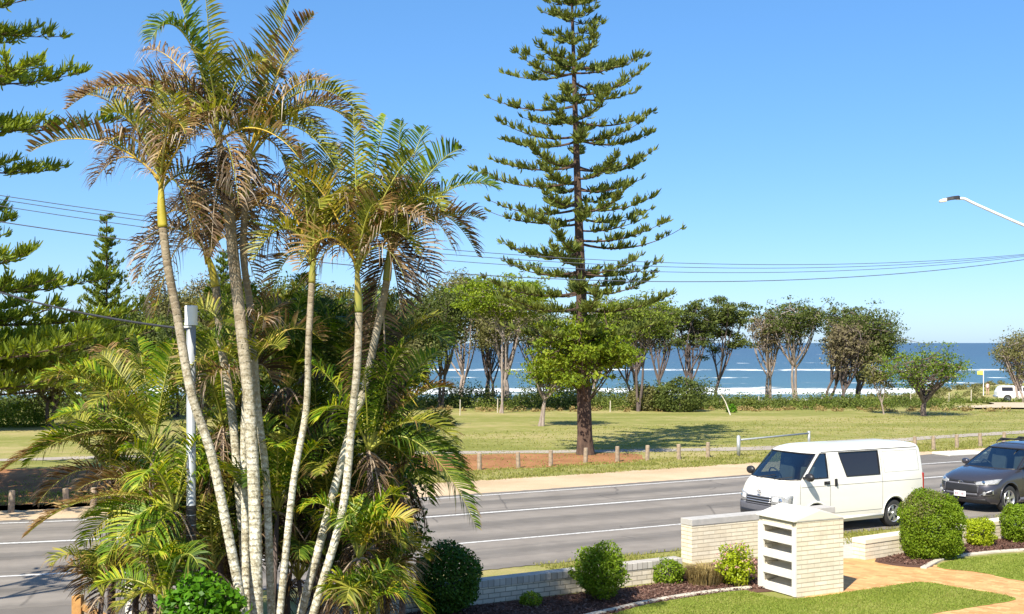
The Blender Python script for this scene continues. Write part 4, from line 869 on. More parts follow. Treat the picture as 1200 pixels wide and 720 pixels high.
def build_suv():
    # near front (left) wheel contact at about (1183, 600)
    f = gr(1183, 601); yaw = R(212); c_, s_ = math.cos(yaw), math.sin(yaw)
    lx, ly = 1.32, .86; loc = Vector((f.x-(lx*c_-ly*s_), f.y-(lx*s_+ly*c_), 0))
    r, _ = car('parked_car', 'charcoal grey SUV with roof racks parked at the right frame edge', loc, yaw, suv)
    for s in (1, -1):
        zz = [.34, .42, .56, .7, .86, .99, 1.06]
        seams(r, suv, [[side_pt(suv, .78, z, s) for z in zz], [side_pt(suv, -.08, z, s) for z in zz], [side_pt(suv, -.95, z, s) for z in zz], [side_pt(suv, x, .84, s, .004) for x in (.8, 0, -.9, -1.8)]], .0045)
        mx = Vector(side_pt(suv, .72, 1.08, s)); b = MB(); b.tube([mx, mx+Vector((0, s*.08, .01))], .025, 8); mo = b.build('wing_mirror', M['blackp'], r)
        b = MB(); b.lathe([(0, .07), (.05, .06), (.08, .02), (.08, -.03), (0, -.035)], 16, 'x'); V_ = b.v[0]; V_[:, 1] *= 1.5; b.v[0] = V_+np.array(mx)+np.array((0, s*.16, .05)); b.build('mirror_housing', M['suv_paint'], mo, smooth=True)
        ho = patch(r, 'headlight', M['lens'], nose(suv, s*.42, s*.868, .70, .775, .74, .865, 10, 4, .018))
        b = MB(); b.lathe([(0, .01), (.045, .0), (.055, -.02)], 14, 'x'); b.v[0] = b.v[0]+np.array(nose(suv, s*.60, s*.62, .765, .8, .765, .8, 1, 1, .03)[0][0]); b.build('lamp_reflector', M['chrome'], ho)
        fo = patch(r, 'fog_light_surround', M['alloy'], nose(suv, s*.56, s*.84, .435, .465, .48, .61, 8, 4, .012))
        patch(r, 'fog_light_recess', M['blackp'], nose(suv, s*.58, s*.82, .448, .468, .495, .59, 8, 3, .024), parent=fo)
        b = MB(); b.lathe([(0, .01), (.045, .0), (.05, -.02)], 14, 'x'); b.v[0] = b.v[0]+np.array(nose(suv, s*.66, s*.68, .505, .52, .505, .52, 1, 1, .042)[0][0]); b.build('fog_light', M['lens'], fo)
        for ax_ in suv['axles']:
            b = MB(); b.tube([(ax_+.40*math.cos(t), s*(W2-.005), .365+.40*math.sin(t)) for t in np.linspace(.0, math.pi, 18)], .018, 6); b.build('arch_lip', M['suv_paint'], r, smooth=True)
        b = MB(); b.tube([side_pt(suv, .88, .31, s, .0), side_pt(suv, -.88, .31, s, .0)], .05, 8); b.build('sill', M['dgrey'], r)
        b = MB(); b.box((.35, s*.36, .80), (.5, .48, .14)); b.box((.08, s*.36, 1.05), (.12, .46, .55), tilt=Matrix.Rotation(R(-12), 4, 'Y')); b.box((.03, s*.36, 1.38), (.09, .24, .15)); bevel(b.build('front_seat', M['seat'], r), .04, 3)
        b = MB(); b.tube([(-.1, s*.56, 1.60), (-.12, s*.56, 1.665), (-1.5, s*.56, 1.675), (-1.55, s*.56, 1.60)], .018, 6); b.build('roof_rail', M['blackp'], r)
    for x in (-.35, -1.15):
        b = MB(); b.tube([(x, -.66, 1.66), (x, -.60, 1.71), (x, .60, 1.71), (x, .66, 1.66)], .024, 6); b.box((x, .58, 1.68), (.07, .07, .06)); b.box((x, -.58, 1.68), (.07, .07, .06)); b.build('roof_bar', M['blackp'], r)
    b = MB(); b.box((.86, 0, .95), (.35, 1.5, .14)); bevel(b.build('dashboard', M['inner'], r), .04, 3)
    b = MB(); T = [Vector((.62, -.36, 1.03))+Vector((.06*math.sin(t), .18*math.cos(t), .17*math.sin(t))) for t in np.linspace(0, 6.283, 20)]; b.tube(T, .015, 6, cap=False); b.tube([T[0], T[10]], .012, 5); b.build('steering_wheel', M['blackp'], r)
    g1 = patch(r, 'grille', M['blackp'], nose(suv, -.52, .52, .50, .70, .50, .70, 20, 6, .012)); patch(r, 'grille_frame', M['dgrey'], nose(suv, -.50, .50, .44, .495, .44, .495, 16, 2, .018), parent=g1)
    patch(r, 'grille_frame', M['dgrey'], nose(suv, -.45, .45, .700, .735, .700, .735, 16, 2, .024), parent=g1)
    for s in (1, -1): patch(r, 'grille_frame', M['dgrey'], nose(suv, s*.505, s*.525, .50, .70, .50, .70, 2, 5, .020), parent=g1)
    patch(r, 'upper_grille', M['blackp'], nose(suv, -.42, .42, .745, .79, .745, .79, 16, 2, .012))
    patch(r, 'lower_bumper', M['blackp'], nose(suv, -.70, .70, .24, .36, .24, .36, 22, 4, .014))
    p = nose(suv, 0, .01, .74, .76, .74, .76, 1, 1, .04)[0][0]; b = MB(); oval(b, (p[0], 0, .745), .075, .038, .007); b.tube([(p[0], -.03, .722), (p[0], -.018, .77)], .008, 5); b.tube([(p[0], .03, .768), (p[0], .018, .72)], .008, 5); b.tube([(p[0], -.025, .742), (p[0], .025, .748)], .007, 5); b.build('emblem', M['chrome'], r)
    b = MB(); b.box((2.225, 0, .46), (.012, .372, .134)); pl = bevel(b.build('number_plate', M['plate'], r), .004)
    rs = random.Random(5); b = MB()
    for k, y in enumerate((-.135, -.095, -.055, .045, .085, .135)):
        b.box((2.2325, y, .462), (.003, .018 if k % 2 else .026, .062)); 
    b.build('plate_characters', M['maroon'], pl); r.scale = (1.02, 1.0, 1.08)
build_suv()
ute = dict(cat='ute', paint=M['van_paint'], w=.90, arch_r=.42, wheel_r=.38, axles=(1.55, -1.55), spokes=6,
  levels=[(.42, 2.45, -2.5, .84, .4, .1, .65, 0), (.55, 2.52, -2.55, .88, .4, .1, .65, 0), (.75, 2.53, -2.56, .90, .4, .1, .65, 0), (.92, 2.48, -2.56, .90, .4, .1, .65, 0), (1.04, 2.35, -2.55, .885, .4, .1, .7, 0), (1.10, 1.9, -2.55, .87, .4, .1, .7, .02), (1.15, 1.25, -2.54, .84, .25, .1, .65, .02),
   (1.20, 1.12, -2.50, .82, .25, .1, .65, 0), (1.42, .80, -2.40, .75, .24, .1, .65, 0), (1.60, .52, -2.30, .70, .24, .12, .65, 0), (1.68, .38, -2.22, .66, .24, .15, .65, 0), (1.74, .1, -2.1, .52, .2, .2, .65, 0), (1.77, -.3, -1.9, .25, .2, .2, .65, 0)],
  stations=[lerpz(.95, 1.2, .42, 1.6), .05, -.08, -.62, -.80, -.98, -2.1, -2.25],
  windows={'windscreen': (7, 9, 0, 7, 'dglass', 0), 'side_window': (7, 9, 9, 10, 'dglass', 0), 'rear_side_window': (7, 9, 11, 12, 'dglass', 0), 'canopy_window': (7, 9, 14, 15, 'dglass', 0)})
up = at(1196, 470, 128); z0 = float(th(up.x, 128))
ur, _ = car('parked_ute', 'white dual cab ute with canopy parked by the beach signs', Vector((up.x, 128, z0+.1)), R(-8), ute)
b = MB(); b.box((-2.58, 0, .62), (.14, 1.7, .2)); bevel(b.build('rear_bumper', M['alloy'], ur), .03)

# beach signs, flag, beachgoer
def onground(px, dep):
    x = (px-600)*dep/K; return Vector((x, dep, float(th(x, dep))))
for px, ptop, l in ((1189, 441, 'white square beach sign left of its twin behind the ute'), (1194.5, 438, 'tall beach sign behind the ute cabin')):
    g = onground(px, 134); h = at(px, ptop, 134).z-g.z; o = empty('beach_sign', g, l, 'sign'); b = MB(); b.tube([(0, 0, 0), (0, 0, h)], .05, 8); b.build('sign_post', M['galv'], o)
    b = MB(); b.box((0, -.07, h-.36), (.5, .03, .75)); bb = b.build('sign_board', M['sign'], o); b = MB(); b.tube([(-.12, -.09, h-.3), (.12, -.09, h-.3)], .06, 6); b.build('sign_mark', M['red'] if px < 1190 else M['yellow'], o)
g = onground(1152.5, 150); h = at(0, 434, 150).z-g.z; o = empty('beach_flag', g, 'yellow lifeguard flag flying on a pale pole at the beach', 'flag'); b = MB(); b.tube([(0, 0, 0), (0, 0, h)], .05, 8); b.build('flag_pole', M['white_metal'], o)
rows = [[(-x, .12*math.sin(x*4+z), h-.05-z*(1-.3*x/.9)-x*.1) for x in np.linspace(0, .8, 7)] for z in np.linspace(0, .6, 5)]; patch(o, 'flag_cloth', M['yellow'], rows)
def person(loc, h, label, mats, seed=0):
    # one skinned figure, standing
    me = bpy.data.meshes.new('person'); V = [(0, 0, .53), (0, 0, .64), (0, 0, .76), (0, 0, .83), (0, .01, .87), (0, .01, .95), (-.055, 0, .51), (-.06, .01, .28), (-.06, 0, .03), (-.06, .07, .015), (.055, 0, .51), (.065, -.03, .28), (.07, -.05, .03), (.07, .02, .015), (-.10, 0, .80), (-.13, 0, .63), (-.12, .06, .49), (.10, 0, .80), (.13, .01, .63), (.12, .06, .49)]
    E = [(0, 1), (1, 2), (2, 3), (3, 4), (4, 5), (0, 6), (6, 7), (7, 8), (8, 9), (0, 10), (10, 11), (11, 12), (12, 13), (3, 14), (14, 15), (15, 16), (3, 17), (17, 18), (18, 19)]
    me.from_pydata([tuple(c*h for c in v) for v in V], E, []); me.materials.append(mats[0])
    o = bpy.data.objects.new('person', me); C.objects.link(o); o.location = loc
    sk = o.modifiers.new('skin', 'SKIN'); rad = [.075, .07, .085, .06, .03, .055, .055, .036, .022, .02, .055, .036, .022, .02, .035, .024, .018, .035, .024, .018]
    for i, r_ in enumerate(rad): me.skin_vertices[0].data[i].radius = (r_*h, r_*h)
    me.skin_vertices[0].data[0].use_root = True
    o.modifiers.new('sub', 'SUBSURF').levels = 1; tag(o, label, 'person'); return o
M['skin'] = plain('skin', (.45, .28, .20), .6); M['shirt'] = plain('pale_pink_shirt', (.68, .50, .50), .8); M['hair'] = plain('brown_hair', (.06, .035, .02), .7)
g = onground(1157.3, 150); pe = person(g, 1.7, 'person in pale pink clothes standing near the beach flag', [M['skin']])
b = MB(); b.lathe([(.07, 1.0), (.16, .85), (.155, 1.05), (.165, 1.25), (.17, 1.36), (.06, 1.43)], 14, 'z'); V_ = b.v[0]; V_[:, 1] *= .8; b.build('shirt', M['shirt'], pe, smooth=True)
b = MB(); b.lathe([(.10, 1.53), (.115, 1.60), (.10, 1.69), (.05, 1.735), (0, 1.74)], 12, 'z'); b.build('hair', M['hair'], pe, smooth=True)

# ---------------------------------------------------------------- trees
def bez(p0, p1, p2, n=8):
    p0, p1, p2 = Vector(p0), Vector(p1), Vector(p2); return [p0*(1-t)**2+p1*2*t*(1-t)+p2*t*t for t in [i/(n-1) for i in range(n)]]
def broadleaf(name, loc, H, Wd, label, seed, mat='banksia', bark_='bark_g', crown0=.35, leaves=3500, L=.28, lean=(0, 0), limbs=5, trunk_r=.16, spread=.5, fork=.2, multi=1, bare=0, flat=.75, wig=.12, group='trees along the dune', clump=.62, twigs=6, dm=2.2):
    rs = random.Random(seed); nr = np.random.RandomState(seed); root = empty(name, loc, label, 'tree', group)
    tb = MB(); ends = []
    cz0, cz1 = H*crown0, H; cc = Vector((lean[0], lean[1], (cz0+cz1)/2)); R3 = Vector((Wd/2, Wd/2, (cz1-cz0)/2))
    for s_ in range(multi):
        b0 = Vector((rs.uniform(-.25, .25)*(multi > 1), rs.uniform(-.25, .25)*(multi > 1), -.1)); fk = Vector((lean[0]*.35+rs.uniform(-.3, .3)*(multi > 1)*Wd*.2, lean[1]*.3, H*fork*rs.uniform(.8, 1.2)))
        tr = trunk_r*(.8 if multi > 1 else 1)
        P = bez(b0, (b0+fk)/2+Vector((rs.uniform(-wig, wig), rs.uniform(-wig, wig), 0))*H*.3, fk, 6); tb.tube(P, [tr*(1.25-.06*i*4*.25) if i == 0 else tr*(1.0-.05*i) for i in range(6)], 8)
        for i in range(limbs):
            a_ = (i+rs.uniform(-.3, .3))*2*math.pi/limbs+s_; ph = rs.uniform(.15, 1); u = Vector((math.cos(a_)*math.sqrt(1-ph*ph*.8), math.sin(a_)*math.sqrt(1-ph*ph*.8), ph*.9-.1))
            e_ = cc+Vector((u.x*R3.x, u.y*R3.y, u.z*R3.z))*.78
            m_ = (fk*.55+e_*.45)+Vector((rs.uniform(-wig, wig)*H, rs.uniform(-wig, wig)*H, rs.uniform(-.3, .5)*wig*H)); lp_ = bez(fk, m_, e_, 9); r0 = tr*.62
            tb.tube(lp_, [r0*(1-.8*k/8) for k in range(9)], 6)
            for j in range(twigs):
                k = rs.randint(2, 8); st_ = lp_[k]; v_ = Vector((rs.gauss(0, 1), rs.gauss(0, 1), rs.gauss(.35, .6))).normalized(); e2 = cc+Vector((v_.x*R3.x, v_.y*R3.y, v_.z*R3.z))*rs.uniform(.7, 1.0)
                e2 = st_.lerp(e2, rs.uniform(.45, .8)); m2 = (st_+e2)/2+Vector((rs.uniform(-.3, .3), rs.uniform(-.3, .3), rs.uniform(0, .4)))*H*.06; tw = bez(st_, m2, e2, 6); tb.tube(tw, [r0*(.45-.075*q*(1-.03*k)) for q in range(6)], 5)
                ends.append(e2)
                for q in range(2 if bare == 0 else 4):
                    e3 = e2+Vector((rs.gauss(0, 1), rs.gauss(0, 1), rs.gauss(.3, .8)))*Wd*.09; tb.tube([tw[3+q % 2], (tw[4]+e3)/2, e3], [.028, .02, .008], 4); ends.append(e3)
            ends.append(e_)
    tb.build('trunk', M[bark_], root)
    E_ = np.array([tuple(p) for p in ends]); 
    if bare: E_ = E_[nr.uniform(size=len(E_)) > bare]
    k = nr.randint(0, len(E_), leaves); sg = Wd*.085*clump/.62
    leaves = int(leaves*dm); k = nr.randint(0, len(E_), leaves); u_ = nr.normal(size=(leaves, 3)); u_ /= np.linalg.norm(u_, axis=1)[:, None]
    Pn = E_[k]+u_*(nr.uniform(size=(leaves, 1))**.5)*np.array([sg, sg, sg*flat*.8])*1.9
    c_ = MB(); c_.quads(leaf_quads(Pn, L, L*.55, nr, None, u_+np.array([0, 0, .5]))); c_.build('crown', M[mat], root)
    return root
def pine(name, loc, H, label, seed, prof, trunk_r, whorl=.85, cord=.34, dens=.13, mat='norfolk', z0=3, gaps=(), up=.12, nbr=6, group=None, curve=.10, wd=.030, extra=None, pervar=.3, ncord=None, zjit=.14, low=None, clumpy=.12, side=None):
    # prof: list of (height, branch length)
    rs = random.Random(seed); nr = np.random.RandomState(seed); root = empty(name, loc, label, 'tree', group)
    tb = MB(); tb.tube([(0, 0, -.2), (0, 0, .25), (.0, 0, .8), (.03, 0, H*.3), (.0, 0, H*.6), (0, 0, H)], [trunk_r*1.45, trunk_r*1.15, trunk_r, trunk_r*.72, trunk_r*.42, .03], 12)
    hs, ls = zip(*prof); z = z0; Qs = []
    while z < H-.1:
        if extra and extra(z): z += whorl; continue
        n_ = max(4, nbr-(z > H*.8)); off = rs.uniform(0, 6.28); Lz = np.interp(z, hs, ls)
        for i in range(n_):
            if rs.random() < .08: continue
            a_ = off+i*2*math.pi/n_+rs.uniform(-.2, .2); ln = Lz*rs.uniform(1-pervar, 1.06); zz = z+rs.uniform(-zjit, zjit)
            d_ = Vector((math.cos(a_), math.sin(a_), 0)); sd = Vector((-d_.y, d_.x, 0)); nP = max(6, int(ln/.35)); sag = rs.uniform(.7, 1.2)*curve; bend = rs.uniform(-.08, .08)
            P = []
            for k in range(nP+1):
                t = k/nP; P.append(Vector((0, 0, zz))+d_*ln*t+sd*bend*ln*t*t+Vector((0, 0, ln*(-sag*1.6*t*(1-t)*1.3+up*t*t))))
            tb.tube(P, [max(.012, .06*min(1, ln/3.5)*(1-t/(nP+.5))) for t in range(nP+1)], 5)
            Pa = np.array([tuple(p) for p in P]); s = .22*ln if ln > 1.2 else .1
            while s < ln:
                t = s/ln; q = t*nP; k = min(int(q), nP-1); c = Pa[k]+(Pa[k+1]-Pa[k])*(q-k); tg = Pa[k+1]-Pa[k]; tg /= np.linalg.norm(tg)
                if rs.random() < .8:
                    sl_ = cord*(1.45-.75*t)*rs.uniform(.6, 1.3)*(1.0 if t > .3 else .6)
                    for sgn in (1, -1):
                        for m_ in range(ncord[1] if ncord and z < ncord[0] else 7):
                            v_ = tg*rs.uniform(.0, 1.0)+np.array(sd)*sgn*rs.uniform(.1, 1.2)+np.array([0, 0, rs.uniform(.0, 1.0)]); v_ /= np.linalg.norm(v_)
                            Qs.append((*c, *v_, sl_*rs.uniform(.7, 1.15)))
                s += dens*rs.uniform(.7, 1.3)*(1 if rs.random() > clumpy else 3.5)
            if side:
                q_ = .3*ln; sg_ = 1
                while q_ < ln*.93:
                    t = q_/ln; f_ = t*nP; k = min(int(f_), nP-1); c = Pa[k]+(Pa[k+1]-Pa[k])*(f_-k); tg = Pa[k+1]-Pa[k]; tg /= np.linalg.norm(tg)
                    sl = side[1]*(1.15-.7*t)*rs.uniform(.6, 1.2); sv = tg*.75+np.array(sd)*sg_*rs.uniform(.6, 1.0)+np.array([0, 0, rs.uniform(-.1, .35)]); sv /= np.linalg.norm(sv)
                    e1 = c+sv*sl*.55-np.array([0, 0, .04*sl]); e2 = c+sv*sl+np.array([0, 0, .10*sl]); tb.tube([c, e1, e2], [.018, .012, .006], 4)
                    for w_ in np.arange(.35, 1.01, .13/sl*1.0):
                        cc_ = c+(e2-c)*w_
                        for m_ in range(7):
                            v_ = sv*rs.uniform(.2, 1.0)+nr.normal(size=3)*.38+np.array([0, 0, rs.uniform(.2, .8)]); v_ /= np.linalg.norm(v_); Qs.append((*cc_, *v_, cord*rs.uniform(.6, 1.0)))
                    q_ += side[0]*rs.uniform(.7, 1.4); sg_ = -sg_
            for m_ in range(8):
                v_ = tg+nr.normal(size=3)*.35+[0, 0, .45]; v_ /= np.linalg.norm(v_); Qs.append((*Pa[-1], *v_, cord*rs.uniform(.5, .9)))
        z += whorl*rs.uniform(.85, 1.15)*(low[1] if low and z < low[0] else 1)
    tb.build('trunk', M['bark_p'], root)
    Q = np.array(Qs); B = Q[:, :3]+nr.normal(size=(len(Q), 3))*.03; Dn = Q[:, 3:6]; L = Q[:, 6:7]
    S = np.cross(Dn, nr.normal(size=B.shape)); S /= np.linalg.norm(S, axis=1)[:, None]; Un = np.array([0, 0, 1.])
    Mi = B+Dn*L*.55-Un*L*.05; T = B+Dn*L+Un*L*.12
    c_ = MB(); c_.quads(np.stack([B-S*wd*.6, B+S*wd*.6, Mi+S*wd, Mi-S*wd], 1)); c_.quads(np.stack([Mi-S*wd, Mi+S*wd, T+S*wd*.35, T-S*wd*.35], 1))
    c_.build('crown', M[mat], root); return root
g = gr(686, 533)
PR = [(2, 2.2), (4, 3.8), (5.2, 4.2), (7, 4.4), (9, 4.3), (12, 3.9), (14.5, 3.6), (16.4, 2.8), (17.2, 1.5), (19, 1.1), (20.5, .7)]
pine('norfolk_pine', g, 20.6, 'tall tiered Norfolk pine with straight trunk in the middle of the park', 11, PR, .31, whorl=.84, z0=5.0, cord=.34, dens=.11, wd=.036, pervar=.45, zjit=.28, clumpy=.38, curve=.12, up=.13, side=(.55, .42)).rotation_euler[1] = R(-1.7)
pine('norfolk_pine', Vector((-17.6, 34, 0)), 21, 'huge left Norfolk pine whose branches reach in from the frame edge', 12, [(2, 6.0), (4, 7.4), (5.2, 7.4), (6.5, 6.2), (8, 5.6), (10, 6.6), (14, 6.4), (18, 4.8), (21, 2)], .45, whorl=.95, z0=3.2, cord=.36, dens=.16, wd=.030, side=(.36, 1.15), nbr=6, pervar=.45, curve=.12, up=.05, mat='norfolk_l', zjit=.5, clumpy=.3, low=(6.6, .36), ncord=(7.6, 9))
g = onground(125, 52); pine('norfolk_pine', g, at(0, 256, 52).z-g.z, 'small narrow conical Norfolk pine at the left, behind the palms', 13, [(0, 2.3), (3, 1.9), (7, .9), (9.5, .2)], .12, whorl=.42, z0=1, cord=.2, dens=.1, up=.4, curve=.02, wd=.024, pervar=.1, nbr=8, mat='norfolk_m')
g = onground(262, 64); pine('norfolk_pine', g, at(0, 292, 64).z-g.z, 'small conical Norfolk pine seen between the two thick palm trunks', 14, [(0, 2.3), (3, 1.9), (7, 1.0), (9.5, .2)], .12, whorl=.42, z0=1, cord=.2, dens=.1, up=.4, curve=.02, wd=.024, pervar=.1, nbr=8, mat='norfolk_m')
g = onground(684, 55.5); 
def bl(px, pbase, ptop, dep, Wpx, label, seed, **k):
    g = onground(px, dep); H = (at(0, ptop, dep).z-g.z)*1.05; Wd = Wpx*dep/K
    kw = dict(mat='banksia', L=.20, leaves=3600); kw.update(k)
    if 'leanpx' in kw: kw['lean'] = (kw.pop('leanpx')*dep/K, 0)
    return broadleaf('coastal_tree', g, H, Wd, label, seed, **kw)
bl(688, 530, 374, 49.0, 150, 'bright green low foliage tree hugging the tall pine trunk', 15, mat='norfolk_b', L=.17, crown0=.38, limbs=8, twigs=7, trunk_r=.06, fork=.42, leaves=4200, flat=.32, clump=.5, bark_='bark_p')
bl(590, 500, 326, 78, 128, 'bright green layered tree just left of the tall pine', 16, mat='norfolk_b', L=.20, crown0=.60, multi=2, limbs=6, twigs=7, trunk_r=.09, fork=.60, leaves=5200, flat=.32, clump=.5, bark_='bark_g')
bl(748, 470, 350, 80, 100, 'green layered tree right of the tall pine trunk', 17, mat='norfolk_m', L=.18, crown0=.60, limbs=6, multi=2, twigs=6, trunk_r=.12, fork=.4, leaves=3600, flat=.32, clump=.5, bark_='bark_d')
bl(838, 452, 343, 96, 82, 'upright dark green tree with bare lower trunk right of the pine', 21, crown0=.50, multi=1, trunk_r=.14, leaves=4200, mat='banksia', leanpx=12, bark_='bark_d', flat=.5, clump=.5)
bl(808, 452, 344, 94, 66, 'ragged open tree between the pine and the upright dark tree', 22, crown0=.35, multi=2, leaves=3000, mat='banksia', clump=.45, bark_='bark_d', flat=.5)
bl(900, 452, 362, 100, 52, 'thin grey stemmed tree with sparse brownish crown above the van', 23, crown0=.5, multi=3, leaves=1300, mat='brown', clump=.5, bare=.3, flat=.5, fork=.3)
bl(932, 455, 355, 98, 80, 'pale trunked tree with sparse green crown above the van', 24, crown0=.6, leaves=3200, mat='banksia', limbs=7, clump=.5, flat=.45, fork=.3, wig=.18, multi=2)
bl(968, 455, 358, 99, 66, 'leaning multi stemmed dark tree above the van roof', 25, crown0=.62, multi=3, leaves=2600, mat='banksia', bark_='bark_d', leanpx=24, clump=.45, flat=.45, wig=.18)
bl(1004, 455, 362, 96, 92, 'dense rounded green and brown tree above the rear of the van', 26, crown0=.25, multi=3, leaves=6200, mat='banksia', leanpx=14, clump=.55, bark_='bark_d', flat=.6, twigs=8)
bl(985, 455, 374, 94, 60, 'brown twiggy windswept tree leaning left of the dense rounded tree', 27, crown0=.25, multi=3, leaves=2200, mat='brown', bark_='bark_d', bare=.1, leanpx=8, flat=.5)
bl(1083, 487, 410, 75, 112, 'low spreading tree with short forked trunk alone on the far lawn', 28, crown0=.34, multi=1, trunk_r=.2, fork=.22, leaves=2600, mat='bright', L=.15, limbs=9, clump=.42, flat=.6, bark_='bark_d')
bl(1036, 485, 420, 77, 46, 'small thin leaning sapling left of the low spreading tree', 29, crown0=.3, leaves=700, mat='olive', trunk_r=.06, L=.18, leanpx=-8)
bl(1194, 470, 384, 112, 66, 'tree with thin grey twigs and yellowish leaves above the ute', 30, crown0=.2, multi=3, leaves=2600, mat='olive', clump=.5)
bl(545, 468, 318, 92, 100, 'tall olive she-oak right of the palm crowns', 31, crown0=.42, multi=2, leaves=4200, mat='olive', clump=.55, leanpx=-4)
bl(518, 474, 330, 84, 76, 'dark trunked tree partly behind the palm clump', 32, crown0=.35, multi=2, leaves=3400, mat='banksia', bark_='bark_d')
bl(575, 466, 345, 94, 66, 'bare lower stemmed tree with brown crown over the surf', 33, crown0=.5, multi=3, leaves=1900, mat='brown', bare=.2, bark_='bark_d')
bl(592, 464, 350, 90, 84, 'thick pale trunk tree left of the tall pine', 34, crown0=.5, trunk_r=.26, leaves=2600, mat='olive', bark_='bark_g', limbs=6)
bl(630, 462, 352, 96, 84, 'olive crowned tree behind the bright green branches', 35, crown0=.45, multi=2, leaves=3000, mat='banksia')
bl(740, 462, 346, 98, 100, 'purplish brown twiggy tree behind the pine on its right', 36, crown0=.35, multi=3, leaves=2200, mat='brown', bare=.35, clump=.5, bark_='bark_d')
bl(772, 462, 356, 96, 60, 'small crowned dark tree left of the ragged open tree', 37, crown0=.55, multi=2, leaves=1700, mat='banksia', bark_='bark_d')
bl(694, 462, 352, 94, 70, 'pale multi trunk tree directly behind the tall pine', 38, crown0=.5, multi=3, leaves=1800, mat='olive', bark_='bark_g')
bl(635, 501, 415, 66, 96, 'small tree with forked white trunk left of the tall pine', 39, crown0=.36, multi=2, trunk_r=.12, leaves=3200, mat='norfolk_b', L=.16, leanpx=18, fork=.35, flat=.4, clump=.5)
for i, (px, top, dep, Wp, mt, lb_) in enumerate([(-30, 372, 62, 120, 'banksia', 'dark green tree low behind the left pine at the frame edge'), (60, 384, 66, 110, 'olive', 'olive tree below the left pine branches'), (140, 350, 70, 110, 'banksia', 'dark tree behind the left frond tips'), (205, 318, 74, 110, 'olive', 'olive topped tree just left of the palm trunks'), (262, 306, 78, 110, 'brown', 'brown topped tree between the left palm trunks'), (318, 318, 72, 110, 'banksia', 'dark green tree between the palm trunks'),
        (372, 322, 76, 100, 'olive', 'olive tree right of the white palm trunks'), (425, 326, 80, 110, 'banksia', 'dark tree behind the right palm stems'), (478, 338, 82, 96, 'banksia', 'tree with drooping crown just right of the palm stems'), (235, 372, 60, 110, 'banksia', 'lower dark green tree behind the grey pole'), (350, 378, 60, 120, 'banksia', 'lower dark tree behind the palm clump'), (460, 395, 64, 90, 'olive', 'low olive tree at the right side of the palm clump')]):
    bl(px, 470, top, dep, Wp, lb_, 50+i, mat=mt, crown0=.12, multi=2, leaves=6200, L=.2, clump=.72, bark_='bark_d')
# two small palms near the dune and scrub
def scrub(name, rng_, dens, mat, label, seed, hmin=.5, hmax=1.2, L=.16, per=140):
    rs = np.random.RandomState(seed); b = MB()
    for x0, x1, y0, y1 in rng_:
        n_ = int((x1-x0)*(y1-y0)*dens)
        for i in range(n_):
            x, y = rs.uniform(x0, x1), rs.uniform(y0, y1); h = rs.uniform(hmin, hmax); r = h*rs.uniform(.7, 1.3)
            u = rs.normal(size=(per, 3)); u /= np.linalg.norm(u, axis=1)[:, None]; u[:, 2] = np.abs(u[:, 2]); rad = rs.uniform(.55, 1.05, per)[:, None]
            b.quads(leaf_quads(u*rad*[r, r, h]+[x, y, float(th(x, y))-.05], L, L*.55, rs, None, u+np.array([0, 0, .3])))
    return tag(b.build(name, mat), label, kind='stuff')
scrub('dune_scrub', [(-48, 31, 81.5, 90)], .55, M['scrub'], 'dense green coastal scrub along the dune edge', 1, .5, 1.35)
scrub('dune_scrub', [(-48, 31, 83, 96)], .28, M['banksia'], 'darker green bushes within the dune scrub', 2, .6, 1.25)
scrub('dune_scrub', [(1, 15, 83, 92), (-14, 1, 86, 93)], .22, M['banksia'], 'taller dark thicket among the dune tree trunks', 9, 1.3, 2.5, .17, 420)
scrub('dune_scrub', [(26, 60, 100, 125)], .16, M['scrub'], 'low green scrub left of the sand track', 4, .3, .8)
scrub('dune_scrub', [(50, 100, 138, 175)], .10, M['olive'], 'olive heath on the dune behind the ute', 5, .4, 1.0, .25)
scrub('dune_scrub', [(-60, -12, 70, 80)], .3, M['banksia'], 'dark understorey scrub behind the palms', 6, .6, 1.7, .2)
scrub('dune_grass', [(-6, 33, 79.6, 83)], .9, M['drygrass'], 'dry tawny grass tufts fringing the scrub', 3, .15, .45, .16, 50)
shrub(atg(796, 466, 80), (1.75, 1.3, 1.25), 5200, .17, M['banksia'], 'dark rounded shrub at the dune edge left of the van', 60, rough=.10)
shrub(atg(757, 468, 81), (1.2, 1.0, 1.0), 2600, .17, M['olive'], 'grey green shrub beside the dark rounded dune shrub', 61, rough=.12)
shrub(atg(22, 491, 66), (1.5, 1.3, .95), 5200, .13, M['bright'], 'bright green dome shaped bush on the far left lawn', 62, rough=.08)
shrub(atg(857, 481, 79), (.34, .34, .42), 700, .12, M['broad'], 'tiny round bush alone at the edge of the far lawn', 63)
b = MB(); p = gr(856, 487); q_ = at(841, 456, 79.5); b.tube([Vector((0, 0, 0)), (q_-p)*.5+Vector((.1, 0, 0)), q_-p], [.045, .03, .015], 6); tag(b.build('dead_trunk', M['concl'], loc=p), 'bleached bare leaning stick behind the tiny round bush', 'dead branch')

